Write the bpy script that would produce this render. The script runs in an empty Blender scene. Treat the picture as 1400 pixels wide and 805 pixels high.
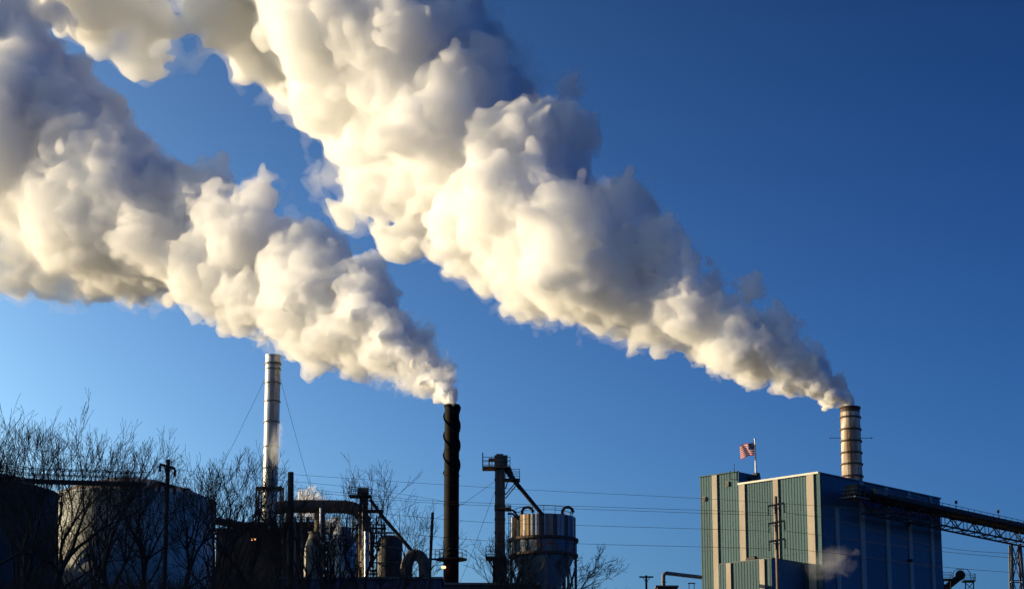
import bpy, bmesh, math, random
import numpy as np
from mathutils import Vector, Matrix

sc = bpy.context.scene
R = math.radians

# ------------------------------------------------------------------ camera
FPX = 3400.0                 # focal length in pixels of a 1400 px wide picture
PITCH = R(14.0)
CAM_Z = 4.0
cam = bpy.data.cameras.new("camera"); cam_o = bpy.data.objects.new("camera", cam)
sc.collection.objects.link(cam_o); sc.camera = cam_o
cam.sensor_width = 36.0; cam.lens = FPX / 1400.0 * 36.0
cam.clip_end = 20000.0
cam_o.location = (0, 0, CAM_Z); cam_o.rotation_euler = (R(90) + PITCH, 0, 0)

# ------------------------------------------------------------------ sky and sun
SUN_EL, SUN_AZ = R(10.0), R(-78.0)      # azimuth clockwise from +Y (the view): low on the left
sun_dir = Vector((math.sin(SUN_AZ) * math.cos(SUN_EL), math.cos(SUN_AZ) * math.cos(SUN_EL), math.sin(SUN_EL)))
world = bpy.data.worlds.new("World"); sc.world = world; world.use_nodes = True
wn = world.node_tree.nodes; wl = world.node_tree.links; wn.clear()
sky = wn.new("ShaderNodeTexSky"); sky.sky_type = 'NISHITA'; sky.sun_disc = False
sky.sun_elevation = SUN_EL; sky.sun_rotation = SUN_AZ
sky.altitude = 0; sky.air_density = 0.3; sky.dust_density = 4.5; sky.ozone_density = 0.5
gam = wn.new("ShaderNodeGamma"); gam.inputs["Gamma"].default_value = 3.0
hsv = wn.new("ShaderNodeHueSaturation"); hsv.inputs["Saturation"].default_value = 1.3
lim = wn.new("ShaderNodeVectorMath"); lim.operation = 'MINIMUM'; lim.inputs[1].default_value = (4.0, 5.0, 6.2)   # the glare round the sun itself is the lamp's
wb = wn.new("ShaderNodeMixRGB"); wb.blend_type = 'MULTIPLY'; wb.inputs[0].default_value = 1.0; wb.inputs[2].default_value = (.82, 1.0, .545, 1)   # white balance of the film
bg = wn.new("ShaderNodeBackground"); bg.inputs["Strength"].default_value = 0.088
wo = wn.new("ShaderNodeOutputWorld")
wl.new(sky.outputs[0], hsv.inputs["Color"]); wl.new(hsv.outputs[0], gam.inputs[0]); wl.new(gam.outputs[0], wb.inputs[1]); wl.new(wb.outputs[0], lim.inputs[0]); wl.new(lim.outputs[0], bg.inputs["Color"]); wl.new(bg.outputs[0], wo.inputs["Surface"])
sl = bpy.data.lights.new("sun", 'SUN'); sl.energy = 4.3; sl.angle = R(0.5); sl.color = (1.0, 0.80, 0.49)
so = bpy.data.objects.new("sun", sl); sc.collection.objects.link(so)
so.rotation_euler = (-sun_dir).to_track_quat('-Z', 'Y').to_euler()

sc.view_settings.view_transform = 'Standard'; sc.view_settings.look = 'None'
sc.view_settings.gamma = 1.0; sc.view_settings.exposure = 0.95; sc.view_settings.use_curve_mapping = False
cy = sc.cycles
cy.use_denoising = True; cy.use_adaptive_sampling = True; cy.adaptive_threshold = 0.02; cy.adaptive_min_samples = 32; cy.max_bounces = 26; cy.diffuse_bounces = 3; cy.glossy_bounces = 3
cy.volume_bounces = 16; cy.transparent_max_bounces = 48
try: cy.denoiser = 'OPENIMAGEDENOISE'
except Exception: pass

# ------------------------------------------------------------------ helpers
COL = sc.collection
CP, SP = math.cos(PITCH), math.sin(PITCH)
def at(px, py, Y):
    """world point at horizontal distance Y on the sight line of picture point (px, py)"""
    dx, dy = (px - 700.0) / FPX, -(py - 402.5) / FPX
    d = Vector((dx, CP - SP * dy, SP + CP * dy))
    t = Y / d.y
    return Vector((d.x * t, Y, CAM_Z + d.z * t))
def mpp(Y, py=700):          # metres per pixel at distance Y
    dy = -(py - 402.5) / FPX
    return Y / (CP - SP * dy) / FPX

def tag(o, label=None, cat=None, group=None, kind=None):
    if label: o["label"] = label
    if cat: o["category"] = cat
    if group: o["group"] = group
    if kind: o["kind"] = kind
    return o

def mesh_np(name, verts, tris, quads, mat, parent=None, smooth=True):
    me = bpy.data.meshes.new(name)
    nt, nq = len(tris), len(quads)
    me.vertices.add(len(verts)); me.vertices.foreach_set("co", np.ascontiguousarray(verts, np.float32).ravel())
    me.loops.add(nt * 3 + nq * 4)
    li = np.concatenate([np.asarray(tris, np.int32).ravel(), np.asarray(quads, np.int32).ravel()])
    me.loops.foreach_set("vertex_index", li)
    me.polygons.add(nt + nq)
    ls = np.concatenate([np.arange(nt) * 3, nt * 3 + np.arange(nq) * 4]).astype(np.int32)
    me.polygons.foreach_set("loop_start", ls)
    if smooth: me.polygons.foreach_set("use_smooth", np.ones(nt + nq, bool))
    me.update(calc_edges=True)
    me.materials.append(mat)
    o = bpy.data.objects.new(name, me); COL.objects.link(o)
    if parent: o.parent = parent
    return o

def mat_nodes(name):
    m = bpy.data.materials.new(name); m.use_nodes = True
    nt = m.node_tree; nt.nodes.clear()
    return m, nt.nodes, nt.links, nt.nodes.new("ShaderNodeOutputMaterial")

# ------------------------------------------------------------------ steam plumes
def vol_mat(name, density, col=(0.996, 0.996, 0.996), aniso=0.0):
    m, n, l, out = mat_nodes(name)
    v = n.new("ShaderNodeVolumePrincipled")
    v.inputs["Color"].default_value = (*col, 1); v.inputs["Density"].default_value = density
    v.inputs["Anisotropy"].default_value = aniso
    l.new(v.outputs[0], out.inputs["Volume"])
    return m
def core_mat(name):
    m, n, l, out = mat_nodes(name)
    b = n.new("ShaderNodeBsdfDiffuse"); b.inputs["Color"].default_value = (0.93, 0.93, 0.93, 1)
    l.new(b.outputs[0], out.inputs["Surface"])
    return m
M_CORE = core_mat("steam")

def noise3(shape, cell, rng):
    """smooth noise of about unit deviation with lattice spacing `cell` voxels (cubic B-spline of random values)"""
    ms = [max(5, int(round(n / cell)) + 4) for n in shape]
    a = rng.standard_normal(ms).astype(np.float32)
    for ax in range(3):
        n, m = shape[ax], ms[ax]
        x = np.linspace(1, m - 3.0001, n); i = np.floor(x).astype(int); f = (x - i).astype(np.float32)
        wts = ((1 - f) ** 3 / 6, (3 * f ** 3 - 6 * f ** 2 + 4) / 6, (-3 * f ** 3 + 3 * f ** 2 + 3 * f + 1) / 6, f ** 3 / 6)
        sh = [1, 1, 1]; sh[ax] = n
        a = sum(np.take(a, i - 1 + k, axis=ax) * wts[k].reshape(sh) for k in range(4))
    return a * (1 / 0.36)
def blur(A, k):
    for ax in range(3):
        c = np.cumsum(np.pad(A, [(k + 1, k) if a == ax else (0, 0) for a in range(3)], mode='edge'), axis=ax, dtype=np.float32)
        n = A.shape[ax]
        hi = np.take(c, np.arange(2 * k + 1, 2 * k + 1 + n), axis=ax); lo = np.take(c, np.arange(0, n), axis=ax)
        A = (hi - lo) / (2 * k + 1)
    return A
def catmull(pts, n):
    pts = np.asarray(pts, float); P = np.vstack([2 * pts[0] - pts[1], pts, 2 * pts[-1] - pts[-2]])
    t = np.linspace(0, len(pts) - 1.0001, n); i = t.astype(int); f = (t - i)[:, None]
    p0, p1, p2, p3 = P[i], P[i + 1], P[i + 2], P[i + 3]
    return 0.5 * (2 * p1 + (p2 - p0) * f + (2 * p0 - 5 * p1 + 4 * p2 - p3) * f ** 2 + (3 * p1 - p0 - 3 * p2 + p3) * f ** 3)

def plume(name, label, path, res, seed, density, extras=(), cuts=(), core_in=0.17, rough=1.0, wisp=1.0, core=True, veil=.05, VW=1.7, cat="steam plume", group=None):
    """path: rows of (px, py, Y, half width in px); the plume is grown in a frame that widens with it, so its billows widen too"""
    import openvdb
    rng = np.random.default_rng(seed)
    d = catmull(path, 600)
    C = np.array([at(a, b, c) for a, b, c, _ in d]); Rm = np.array([r * mpp(c, b) for a, b, c, r in d])
    ds = np.linalg.norm(np.diff(C, axis=0), axis=1)
    sig = np.concatenate([[0], np.cumsum(ds / (0.5 * (Rm[1:] + Rm[:-1])))])
    T = np.gradient(C, axis=0); T /= np.linalg.norm(T, axis=1)[:, None]
    D = np.array([0.0, 1.0, 0.0]); N = np.cross(T, D); N /= np.linalg.norm(N, axis=1)[:, None]
    N *= np.sign(N[:, 2:3].mean()); W = np.cross(N, T); W *= np.sign(W[:, 1:2].mean())
    L = sig[-1]
    pad = 0.35
    ns, nv = int((L + 2 * pad) * res), int(2 * VW * res)
    shape = (ns, nv, nv)
    F = np.full(shape, -1.2, np.float32)
    def splat(s, v, w, r, m=0.45):
        cs, cv, cw = (s + pad) * res, (v + VW) * res, (w + VW) * res
        rad = (r + m) * res
        lo = [max(0, int(c - rad)) for c in (cs, cv, cw)]; hi = [min(n, int(c + rad) + 1) for c, n in zip((cs, cv, cw), shape)]
        if any(h <= a for a, h in zip(lo, hi)): return
        g = np.ogrid[lo[0]:hi[0], lo[1]:hi[1], lo[2]:hi[2]]
        q = r - np.sqrt((g[0] - cs) ** 2 + (g[1] - cv) ** 2 + (g[2] - cw) ** 2) / res
        sl_ = F[lo[0]:hi[0], lo[1]:hi[1], lo[2]:hi[2]]
        np.maximum(sl_, q, out=sl_)
    # big rolls, then billows on them, then small knobs on those
    s = 0.0; lev1 = []
    while s < L:
        k = 3
        a0 = rng.uniform(0, 6.28)
        for j in range(k):
            a = a0 + j * 6.28 / k + rng.uniform(-.5, .5); q = rng.uniform(.28, .55) * min(1, .45 + s * .6)
            lev1.append((s + rng.uniform(-.15, .15), q * math.cos(a), q * math.sin(a), rng.uniform(.40, .62) * (1 if s > .5 else .9)))
        s += 0.42
    for (px, py, Y, r) in extras:        # single billows seen in the photograph
        p = np.array(at(px, py, Y)); i = int(np.argmin(np.linalg.norm(C - p, axis=1))); e = p - C[i]
        lev1.append((sig[i], e @ N[i] / Rm[i], e @ W[i] / Rm[i], r * mpp(Y, py) / Rm[i]))
    lev2 = []
    for (a, b, c, r) in lev1:
        splat(a, b, c, r)
        for j in range(13):
            u = rng.standard_normal(3); u /= np.linalg.norm(u); q = r * rng.uniform(.74, .95); rr = r * rng.uniform(.22, .42)
            lev2.append((a + u[0] * q, b + u[1] * q, c + u[2] * q, rr))
    for (a, b, c, r) in lev2:
        splat(a, b, c, r, .3 * r + .08)
        for j in range(2):
            u = rng.standard_normal(3); u /= np.linalg.norm(u); q = r * rng.uniform(.8, 1.0); rr = r * rng.uniform(.28, .5)
            splat(a + u[0] * q, b + u[1] * q, c + u[2] * q, rr, .3 * rr + .03)
    for (px, py, Y, r) in cuts:          # gaps where the sky shows through
        p = np.array(at(px, py, Y)); i = int(np.argmin(np.linalg.norm(C - p, axis=1))); e = p - C[i]
        cs, cv, rr = (sig[i] + pad) * res, (e @ N[i] / Rm[i] + VW) * res, r * mpp(Y, py) / Rm[i]
        q = np.sqrt((np.arange(ns)[:, None] - cs) ** 2 + (np.arange(nv)[None, :] - cv) ** 2) / res - rr
        m_ = q < .6
        F[m_] = np.minimum(F[m_], q[m_][:, None])
    F += 0.10 * rough * noise3(shape, .55 * res, rng)
    F += 0.065 * rough * noise3(shape, .25 * res, rng)
    n3 = noise3(shape, .12 * res, rng); F += 0.052 * rough * n3
    n4 = noise3(shape, .06 * res, rng); F += 0.040 * rough * n4
    Fc = blur(F, max(2, int(.07 * res)))[::2, ::2, ::2].copy()
    # a thin ragged veil round the billows, in patches
    patch = np.clip(noise3(shape, .9 * res, rng) * .55 + .45, 0, 1.5)
    V = F + patch * wisp * 1.4 * (0.05 + 0.05 * n3 + 0.05 * n4 + 0.05 * noise3(shape, .17 * res, rng)) + .01
    F = F - .012; V = V[::2, ::2, ::2].copy()
    for A in (F, Fc, V):
        A[:2] = -1; A[-2:] = -1; A[:, :2] = -1; A[:, -2:] = -1; A[:, :, :2] = -1; A[:, :, -2:] = -1
    def surf(A, iso, res):
        g = openvdb.FloatGrid(); g.background = 1.0
        g.copyFromArray(np.ascontiguousarray(-A))
        p, t, q = g.convertToPolygons(isovalue=-iso, adaptivity=0.0)
        sg = p[:, 0] / res - pad; v = p[:, 1] / res - VW; w = p[:, 2] / res - VW
        sc_ = np.clip(sg, 0, L); over = (sg - sc_)
        f = lambda X: np.stack([np.interp(sc_, sig, X[:, k]) for k in range(3)], 1)
        r = np.interp(sc_, sig, Rm)[:, None]
        X = f(C) + r * (v[:, None] * f(N) + w[:, None] * f(W) + over[:, None] * f(T))
        return X, t, q
    def drop_crumbs(X, t, q, least):
        """leave out loose islands of fewer than `least` points"""
        lab = np.arange(len(X)); fs = [f for f in (t, q) if len(f)]
        e = np.concatenate([np.stack([f[:, k], f[:, (k + 1) % f.shape[1]]], 1) for f in fs for k in range(f.shape[1])])
        for _ in range(60):
            lo = np.minimum(lab[e[:, 0]], lab[e[:, 1]]); old = lab.copy()
            np.minimum.at(lab, lab[e[:, 0]], lo); np.minimum.at(lab, lab[e[:, 1]], lo)
            for _k in range(4): lab = lab[lab]
            if (lab == old).all(): break
        keep = np.bincount(lab, minlength=len(X))[lab] >= least
        new = np.cumsum(keep) - 1
        return X[keep], new[t[keep[t[:, 0]]]] if len(t) else t, new[q[keep[q[:, 0]]]] if len(q) else q
    root = bpy.data.objects.new(name, None); COL.objects.link(root)
    base = Vector(C[0]); root.location = base
    tag(root, label, cat, group)
    b = np.array(base)
    X, t, q = drop_crumbs(*surf(F, 0.0, res), 1500)
    mesh_np("steam_billows", X - b, t, q, vol_mat(name + "_billows", density), root)
    nf = len(t) * 1 + len(q) * 2
    J = F - np.maximum(0, np.arange(ns)[:, None, None] / res - pad - 2.6).astype(np.float32) * .22
    X, t, q = drop_crumbs(*surf(J, .005, res), 800)
    mesh_np("steam_jet", X - b, t, q, vol_mat(name + "_jet", density * 3), root)
    nf += len(t) * 1 + len(q) * 2
    X, t, q = drop_crumbs(*surf(V, 0.0, res / 2), 500)
    mesh_np("steam_veil", X - b, t, q, vol_mat(name + "_veil", veil), root)
    nf += len(t) * 1 + len(q) * 2
    if core:
        X, t, q = surf(Fc, core_in, res / 2)
        mesh_np("steam_body", X - b, t, q, M_CORE, root)
        nf += len(t) + len(q) * 2
    print("PLUME", name, shape, "tris", nf)
    return root

# ------------------------------------------------------------------ mesh helpers
class MB:
    """collects simple shapes; build() links them as one mesh object"""
    def __init__(self): self.v, self.f, self.s = [], [], []
    def add(self, vs, fs, smooth=False):
        o = len(self.v); self.v += [tuple(x) for x in vs]
        self.f += [tuple(i + o for i in f) for f in fs]; self.s += [smooth] * len(fs); return self
    def box(self, c, sz, ax=None):
        c = Vector(c); X, Y, Z = ax if ax else (Vector((1, 0, 0)), Vector((0, 1, 0)), Vector((0, 0, 1)))
        hx, hy, hz = sz[0] / 2, sz[1] / 2, sz[2] / 2
        vs = [c + X * (hx * a) + Y * (hy * b) + Z * (hz * d) for d in (-1, 1) for b in (-1, 1) for a in (-1, 1)]
        return self.add(vs, [(0, 2, 3, 1), (4, 5, 7, 6), (0, 1, 5, 4), (2, 6, 7, 3), (0, 4, 6, 2), (1, 3, 7, 5)])
    def bar(self, a, b, w, h=None):
        """square bar from a to b"""
        a, b = Vector(a), Vector(b); d = (b - a); L = d.length
        if L < 1e-6: return self
        d.normalize(); up = Vector((0, 0, 1)) if abs(d.z) < .95 else Vector((0, 1, 0))
        x = d.cross(up).normalized(); y = x.cross(d)
        return self.box((a + b) / 2, (L, w, h or w), (d, x, y))
    def tube(self, pts, r, n=8, caps=True, smooth=True):
        pts = [Vector(p) for p in pts]; rs = r if isinstance(r, (list, tuple)) else [r] * len(pts)
        vs, fs = [], []; prev = None
        for i, p in enumerate(pts):
            t = (pts[min(i + 1, len(pts) - 1)] - pts[max(i - 1, 0)]).normalized()
            if prev is None:
                x = t.cross(Vector((0, 0, 1)) if abs(t.z) < .9 else Vector((0, 1, 0))).normalized()
            else: x = (prev - t * prev.dot(t)).normalized()
            prev = x; y = t.cross(x)
            for k in range(n):
                a = 2 * math.pi * k / n; vs.append(p + (x * math.cos(a) + y * math.sin(a)) * rs[i])
        for i in range(len(pts) - 1):
            for k in range(n):
                fs.append((i * n + k, i * n + (k + 1) % n, (i + 1) * n + (k + 1) % n, (i + 1) * n + k))
        self.add(vs, fs, smooth)
        if caps:
            m = (len(pts) - 1) * n
            self.add(vs[:n], [tuple(reversed(range(n)))]); self.add(vs[m:], [tuple(range(n))])
        return self
    def lathe(self, c, prof, n=32, smooth=True, a0=0.0, a1=2 * math.pi):
        """profile of (radius, z) rows turned about the vertical through c"""
        c = Vector(c); full = a1 - a0 > 6.28; k = n if full else n + 1; vs, fs = [], []
        for (r, z) in prof:
            for j in range(k):
                a = a0 + (a1 - a0) * j / n; vs.append(c + Vector((r * math.cos(a), r * math.sin(a), z)))
        for i in range(len(prof) - 1):
            for j in range(n):
                j2 = (j + 1) % k; fs.append((i * k + j, i * k + j2, (i + 1) * k + j2, (i + 1) * k + j))
        return self.add(vs, fs, smooth)
    def build(self, name, mat, parent=None, origin=None):
        me = bpy.data.meshes.new(name)
        o0 = Vector(origin) if origin is not None else (parent.location.copy() if parent is not None and parent.parent is None else Vector((0, 0, 0)))
        if parent is not None and parent.parent is not None: o0 = parent.parent.location + parent.location
        me.from_pydata([Vector(v) - o0 for v in self.v], [], self.f)
        me.polygons.foreach_set("use_smooth", self.s); me.materials.append(mat); me.update()
        o = bpy.data.objects.new(name, me); COL.objects.link(o)
        if parent: o.parent = parent
        else: o.location = o0
        return o
def thing(name, loc, label, cat, group=None):
    o = bpy.data.objects.new(name, None); COL.objects.link(o); o.location = loc; o.empty_display_size = .5
    return tag(o, label, cat, group)

def railing(mb, pts, h, w=.05, step=1.6, closed=False):
    pts = [Vector(p) for p in pts]
    if closed: pts = pts + [pts[0]]
    for a, b in zip(pts, pts[1:]):
        for k in (.5, 1.0): mb.bar(a + Vector((0, 0, h * k)), b + Vector((0, 0, h * k)), w)
        n = max(1, int((b - a).length / step))
        for i in range(n + 1):
            p = a.lerp(b, i / n); mb.bar(p, p + Vector((0, 0, h)), w)
    return mb

# ------------------------------------------------------------------ materials
def pm(name, c1, c2=None, scale=1.0, stretch=(1, 1, 1), rough=.6, metal=0.0, lo=.4, hi=.65, bump=0.0, detail=5, c3=None, scale3=6.0, spec=.4, vary=0.0):
    m, n, l, out = mat_nodes(name)
    b = n.new("ShaderNodeBsdfPrincipled"); l.new(b.outputs[0], out.inputs["Surface"])
    b.inputs["Roughness"].default_value = rough; b.inputs["Metallic"].default_value = metal
    b.inputs["Specular IOR Level"].default_value = spec
    if c2 is None: b.inputs["Base Color"].default_value = (*c1, 1)
    else:
        tc = n.new("ShaderNodeTexCoord"); mp = n.new("ShaderNodeMapping"); mp.inputs["Scale"].default_value = stretch
        l.new(tc.outputs["Object"], mp.inputs[0])
        def ns(sc_): 
            t = n.new("ShaderNodeTexNoise"); t.inputs["Scale"].default_value = sc_; t.inputs["Detail"].default_value = detail; t.inputs["Roughness"].default_value = .6
            l.new(mp.outputs[0], t.inputs["Vector"]); return t
        t = ns(scale); r = n.new("ShaderNodeValToRGB"); e = r.color_ramp.elements
        e[0].position, e[0].color = lo, (*c1, 1); e[1].position, e[1].color = hi, (*c2, 1)
        l.new(t.outputs["Fac"], r.inputs[0]); colr = r.outputs[0]
        if c3:
            t3 = ns(scale3); r3 = n.new("ShaderNodeValToRGB"); r3.color_ramp.elements[0].position = .52; r3.color_ramp.elements[1].position = .68
            l.new(t3.outputs["Fac"], r3.inputs[0]); mx = n.new("ShaderNodeMixRGB"); mx.inputs[2].default_value = (*c3, 1)
            l.new(r3.outputs[0], mx.inputs[0]); l.new(colr, mx.inputs[1]); colr = mx.outputs[0]
        if vary:
            oi = n.new("ShaderNodeObjectInfo"); mr = n.new("ShaderNodeMapRange"); mr.inputs[3].default_value = 1 - vary; mr.inputs[4].default_value = 1 + vary
            hs = n.new("ShaderNodeHueSaturation"); l.new(oi.outputs["Random"], mr.inputs[0]); l.new(mr.outputs[0], hs.inputs["Value"]); l.new(colr, hs.inputs["Color"]); colr = hs.outputs[0]
        l.new(colr, b.inputs["Base Color"])
        if bump:
            bp = n.new("ShaderNodeBump"); bp.inputs["Strength"].default_value = bump; bp.inputs["Distance"].default_value = .05
            l.new(t.outputs["Fac"], bp.inputs["Height"]); l.new(bp.outputs[0], b.inputs["Normal"])
    return m
def cloth(name, col):
    m, n, l, out = mat_nodes(name); d = n.new("ShaderNodeBsdfDiffuse"); t = n.new("ShaderNodeBsdfTranslucent"); mx = n.new("ShaderNodeMixShader"); mx.inputs[0].default_value = .45
    for x in (d, t): x.inputs["Color"].default_value = (*col, 1)
    l.new(d.outputs[0], mx.inputs[1]); l.new(t.outputs[0], mx.inputs[2]); l.new(mx.outputs[0], out.inputs["Surface"]); return m
MT = dict(
    ground=pm("ground_earth", (.05, .04, .028), (.085, .075, .045), .3, rough=.95, bump=.4),
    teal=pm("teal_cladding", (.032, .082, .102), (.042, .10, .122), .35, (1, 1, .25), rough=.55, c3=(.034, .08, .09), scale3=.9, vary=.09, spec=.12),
    blue=pm("shaded_teal_cladding", (.04, .11, .18), (.05, .13, .20), .3, (1, 1, .2), rough=.5, vary=.09, spec=.2),  # cladding of the shaded faces, blue skylit shade put into the colour
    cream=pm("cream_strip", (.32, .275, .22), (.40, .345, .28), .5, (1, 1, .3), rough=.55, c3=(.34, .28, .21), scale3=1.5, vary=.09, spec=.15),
    shade_cream=pm("shaded_cream_strip", (.22, .26, .26), (.28, .32, .31), .5, (1, 1, .3), rough=.6, vary=.09),  # cream strips of the shaded wall, the shade mixed into their colour
    roof=pm("roof_sheet", (.09, .10, .11), (.14, .14, .14), .8, rough=.8),
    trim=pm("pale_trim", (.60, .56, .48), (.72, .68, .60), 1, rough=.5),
    dark=pm("dark_steel", (.018, .018, .02), (.035, .03, .028), 2, rough=.7),
    steel=pm("grey_steel", (.09, .10, .11), (.16, .16, .16), 1.5, rough=.6, c3=(.12, .07, .04), scale3=2.5),
    silver=pm("galvanised_shell", (.26, .27, .27), (.38, .38, .37), .8, (1, 1, .4), rough=.42, metal=.55, vary=.09),
    concrete_stack=pm("stained_stack_shell", (.58, .50, .40), (.30, .19, .115), .5, (1.3, 1.3, .3), rough=.6, lo=.42, hi=.58, c3=(.15, .085, .05), scale3=1.3, vary=.16),
    black=pm("sooty_steel", (.006, .0055, .0055), (.014, .011, .010), 1.2, (1, 1, .3), rough=.75, spec=.08),
    ring=pm("rusty_ring", (.05, .035, .028), (.10, .06, .04), 3, rough=.8),
    rust=pm("rusted_casing", (.16, .075, .04), (.075, .085, .08), .9, (1, 1, .2), rough=.75, c3=(.22, .11, .05), scale3=2.2),
    silo=pm("streaked_silo", (.10, .055, .04), (.62, .58, .53), .8, (1, 1, .035), rough=.7, lo=.47, hi=.56, c3=(.26, .10, .03), scale3=.5),
    silo_blue=pm("faded_blue_steel", (.07, .13, .20), (.12, .17, .22), .6, rough=.65, c3=(.26, .07, .035), scale3=.7),
    cone=pm("pale_blue_hopper", (.16, .23, .28), (.10, .15, .20), .5, (1, 1, .4), rough=.6),
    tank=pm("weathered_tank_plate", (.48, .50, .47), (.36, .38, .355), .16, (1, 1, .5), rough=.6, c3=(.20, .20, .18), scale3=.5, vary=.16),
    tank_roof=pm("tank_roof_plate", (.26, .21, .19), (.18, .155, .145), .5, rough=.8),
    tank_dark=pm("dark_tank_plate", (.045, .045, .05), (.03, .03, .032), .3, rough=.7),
    vessel=pm("insulated_vessel", (.30, .31, .31), (.45, .46, .47), .8, rough=.4, metal=.5),
    tan=pm("tan_vessel", (.20, .165, .12), (.12, .105, .085), .9, (1, 1, .5), rough=.45, metal=.2),
    duct=pm("brown_duct", (.07, .05, .042), (.12, .095, .08), .8, rough=.7),
    wood=pm("weathered_pole", (.20, .15, .11), (.13, .095, .07), 1.5, (3, 3, .3), rough=.85, bump=.3),
    wood_dark=pm("creosoted_pole", (.035, .028, .022), (.055, .042, .032), 1.5, (3, 3, .3), rough=.9),
    insul=pm("dark_insulator", (.03, .022, .02), rough=.3),
    wire=pm("wire", (.012, .012, .013), rough=1.0, spec=0.0),
    bark=pm("bark", (.016, .013, .011), (.032, .026, .021), 3, (1, 1, .3), rough=.95),
    white=pm("white_paint", (.78, .78, .76), rough=.4),
    flag_red=cloth("flag_red", (.62, .02, .03)), flag_white=cloth("flag_white", (.85, .83, .80)), flag_blue=cloth("flag_blue", (.015, .03, .13)),
    shed=pm("dark_blue_sheet", (.012, .03, .08), (.02, .04, .095), .6, rough=.6),
)
def emit(name, col, s):
    m, n, l, out = mat_nodes(name); e = n.new("ShaderNodeEmission"); e.inputs[0].default_value = (*col, 1); e.inputs[1].default_value = s
    l.new(e.outputs[0], out.inputs["Surface"]); return m
MT["lamp"] = emit("lit_lamp_and_glint", (1.0, .42, .16), 3)  # floodlight glow, also used for the sun glint on the shed

def px_on(c, u, px, z):
    """how far along unit direction u from c (at height z) until the sight line of picture column px"""
    k = (px - 700) / FPX; dz = (z - CAM_Z) * SP
    return (k * (c.y * CP + dz) - c.x) / (u.x - k * u.y * CP)
def z_at(p, py):
    """height above the point p (x, y) that shows at picture row py"""
    dy = -(py - 402.5) / FPX
    return CAM_Z + p.y * (SP + CP * dy) / (CP - SP * dy)
ZP = 24.0                    # level of the works yard, up on the bluff

# ------------------------------------------------------------------ ground
g = MB(); rng = random.Random(3)
prof = [(-60, 0), (20, 1.0), (60, 6), (100, 14), (130, 20.0), (146, 21.9), (158, 22.2), (175, 22.4), (230, 24), (420, 24), (900, 24), (3000, 24), (9000, 24)]
xs = [-9000, -3000, -900, -400] + [-300 + 12 * i for i in range(51)] + [400, 900, 3000, 9000]
vs = []
for (y, z) in prof:
    for x in xs:
        near = 100 < y < 200 and abs(x) < 200
        vs.append((x, y, z + (rng.uniform(-.25, .25) if near else 0)))
nx = len(xs)
g.add(vs, [(i * nx + j, i * nx + j + 1, (i + 1) * nx + j + 1, (i + 1) * nx + j) for i in range(len(prof) - 1) for j in range(nx - 1)], True)
tag(g.build("ground", MT["ground"]), kind="structure")
h_ = MB(); nu_, nw_ = 40, 16; vs = []; rng = random.Random(8)
for i in range(nu_ + 1):
    y = 40 + 360 * i / nu_; top = 66 * math.sin(math.pi * min(1, max(0, (y + 40) / 480))) ** .6 + rng.uniform(-2, 2)
    for j in range(nw_ + 1):
        f = j / nw_; x = -85 - 190 * f; vs.append((x + rng.uniform(-3, 3), y, (22 if y > 150 else 8) - 6 + (top - 16) * math.sin(math.pi * f) ** .8 + rng.uniform(-.8, .8)))
h_.add(vs, [(i * (nw_ + 1) + j, (i + 1) * (nw_ + 1) + j, (i + 1) * (nw_ + 1) + j + 1, i * (nw_ + 1) + j + 1) for i in range(nu_) for j in range(nw_)], True)
tag(h_.build("shade_hill", MT["ground"]), kind="structure")  # ridge out of view, added to keep the sun off trees and brush

# ------------------------------------------------------------------ boiler house
uL = Vector((math.sin(R(-47)), math.cos(R(-47)), 0)); uR = Vector((math.sin(R(43)), math.cos(R(43)), 0)); UP = Vector((0, 0, 1))
Cn = at(1120, 647, 330.0); ZT = Cn.z; Cn = Vector((Cn.x, Cn.y, 0))
H = lambda p, z: Vector((p.x, p.y, z))
bh = thing("boiler_house", H(Cn, ZP), "tall boiler house with teal lit wall, dark blue shaded wall and cream strips", "building")
def clad(a, b, z0, z1, mat, out, parent, name="wall_panel", pitch=.46, depth=.035, z1b=None):
    """ribbed sheet wall from a to b"""
    L = (b - a).length; u = (b - a) / L; n = max(1, int(round(L / pitch))); vs, fs = [], []; prof_ = []
    for i in range(n):
        x = L * i / n; w = L / n
        prof_ += [(x, 0), (x + .36 * w, 0), (x + .5 * w, depth), (x + .86 * w, depth)]
    prof_.append((L, 0))
    for (x, d_) in prof_:
        p = a + u * x + out * d_; vs += [H(p, z0), H(p, z1)]
    for i in range(len(prof_) - 1): fs.append((2 * i, 2 * i + 2, 2 * i + 3, 2 * i + 1))
    return MB().add(vs, fs).build(name, mat, parent)
def laps(a, b, z0, z1, out, mat, parent, step=5.2):
    z = z0 + step
    while z < z1 - 1.5:
        MB().box(H((a + b) / 2 + out * .055, z), ((b - a).length, .035, .06), ((b - a).normalized(), out, UP)).build("sheet_lap", mat, parent); z += step
def wall_run(c, u, out, z0, z1, cuts, mat, smat, parent, zs=None):
    """ribbed panels with flat proud strips between them; cuts = [t0, (s0, s1), ..., t1]"""
    pos = cuts[0]
    for k in cuts[1:]:
        a = k[0] if isinstance(k, tuple) else k
        if a - pos > .05: clad(c + u * pos, c + u * a, z0, z1, mat, out, parent); laps(c + u * pos, c + u * a, z1 - 31.2, z1, out, mat, parent)
        if isinstance(k, tuple):
            m = (k[0] + k[1]) / 2
            zt = z1 - .02 if len(k) < 3 else k[2]
            MB().box(H(c + u * m + out * .10, (z0 + zt) / 2), (k[1] - k[0], .22, zt - z0), (u, out, UP)).build("wall_strip", smat, parent)
            if len(k) > 2: clad(c + u * k[0], c + u * k[1], zt + .02, z1, mat, out, parent)
            pos = k[1]
TL = lambda px, z=ZT: px_on(Cn, uL, px, z)
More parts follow.
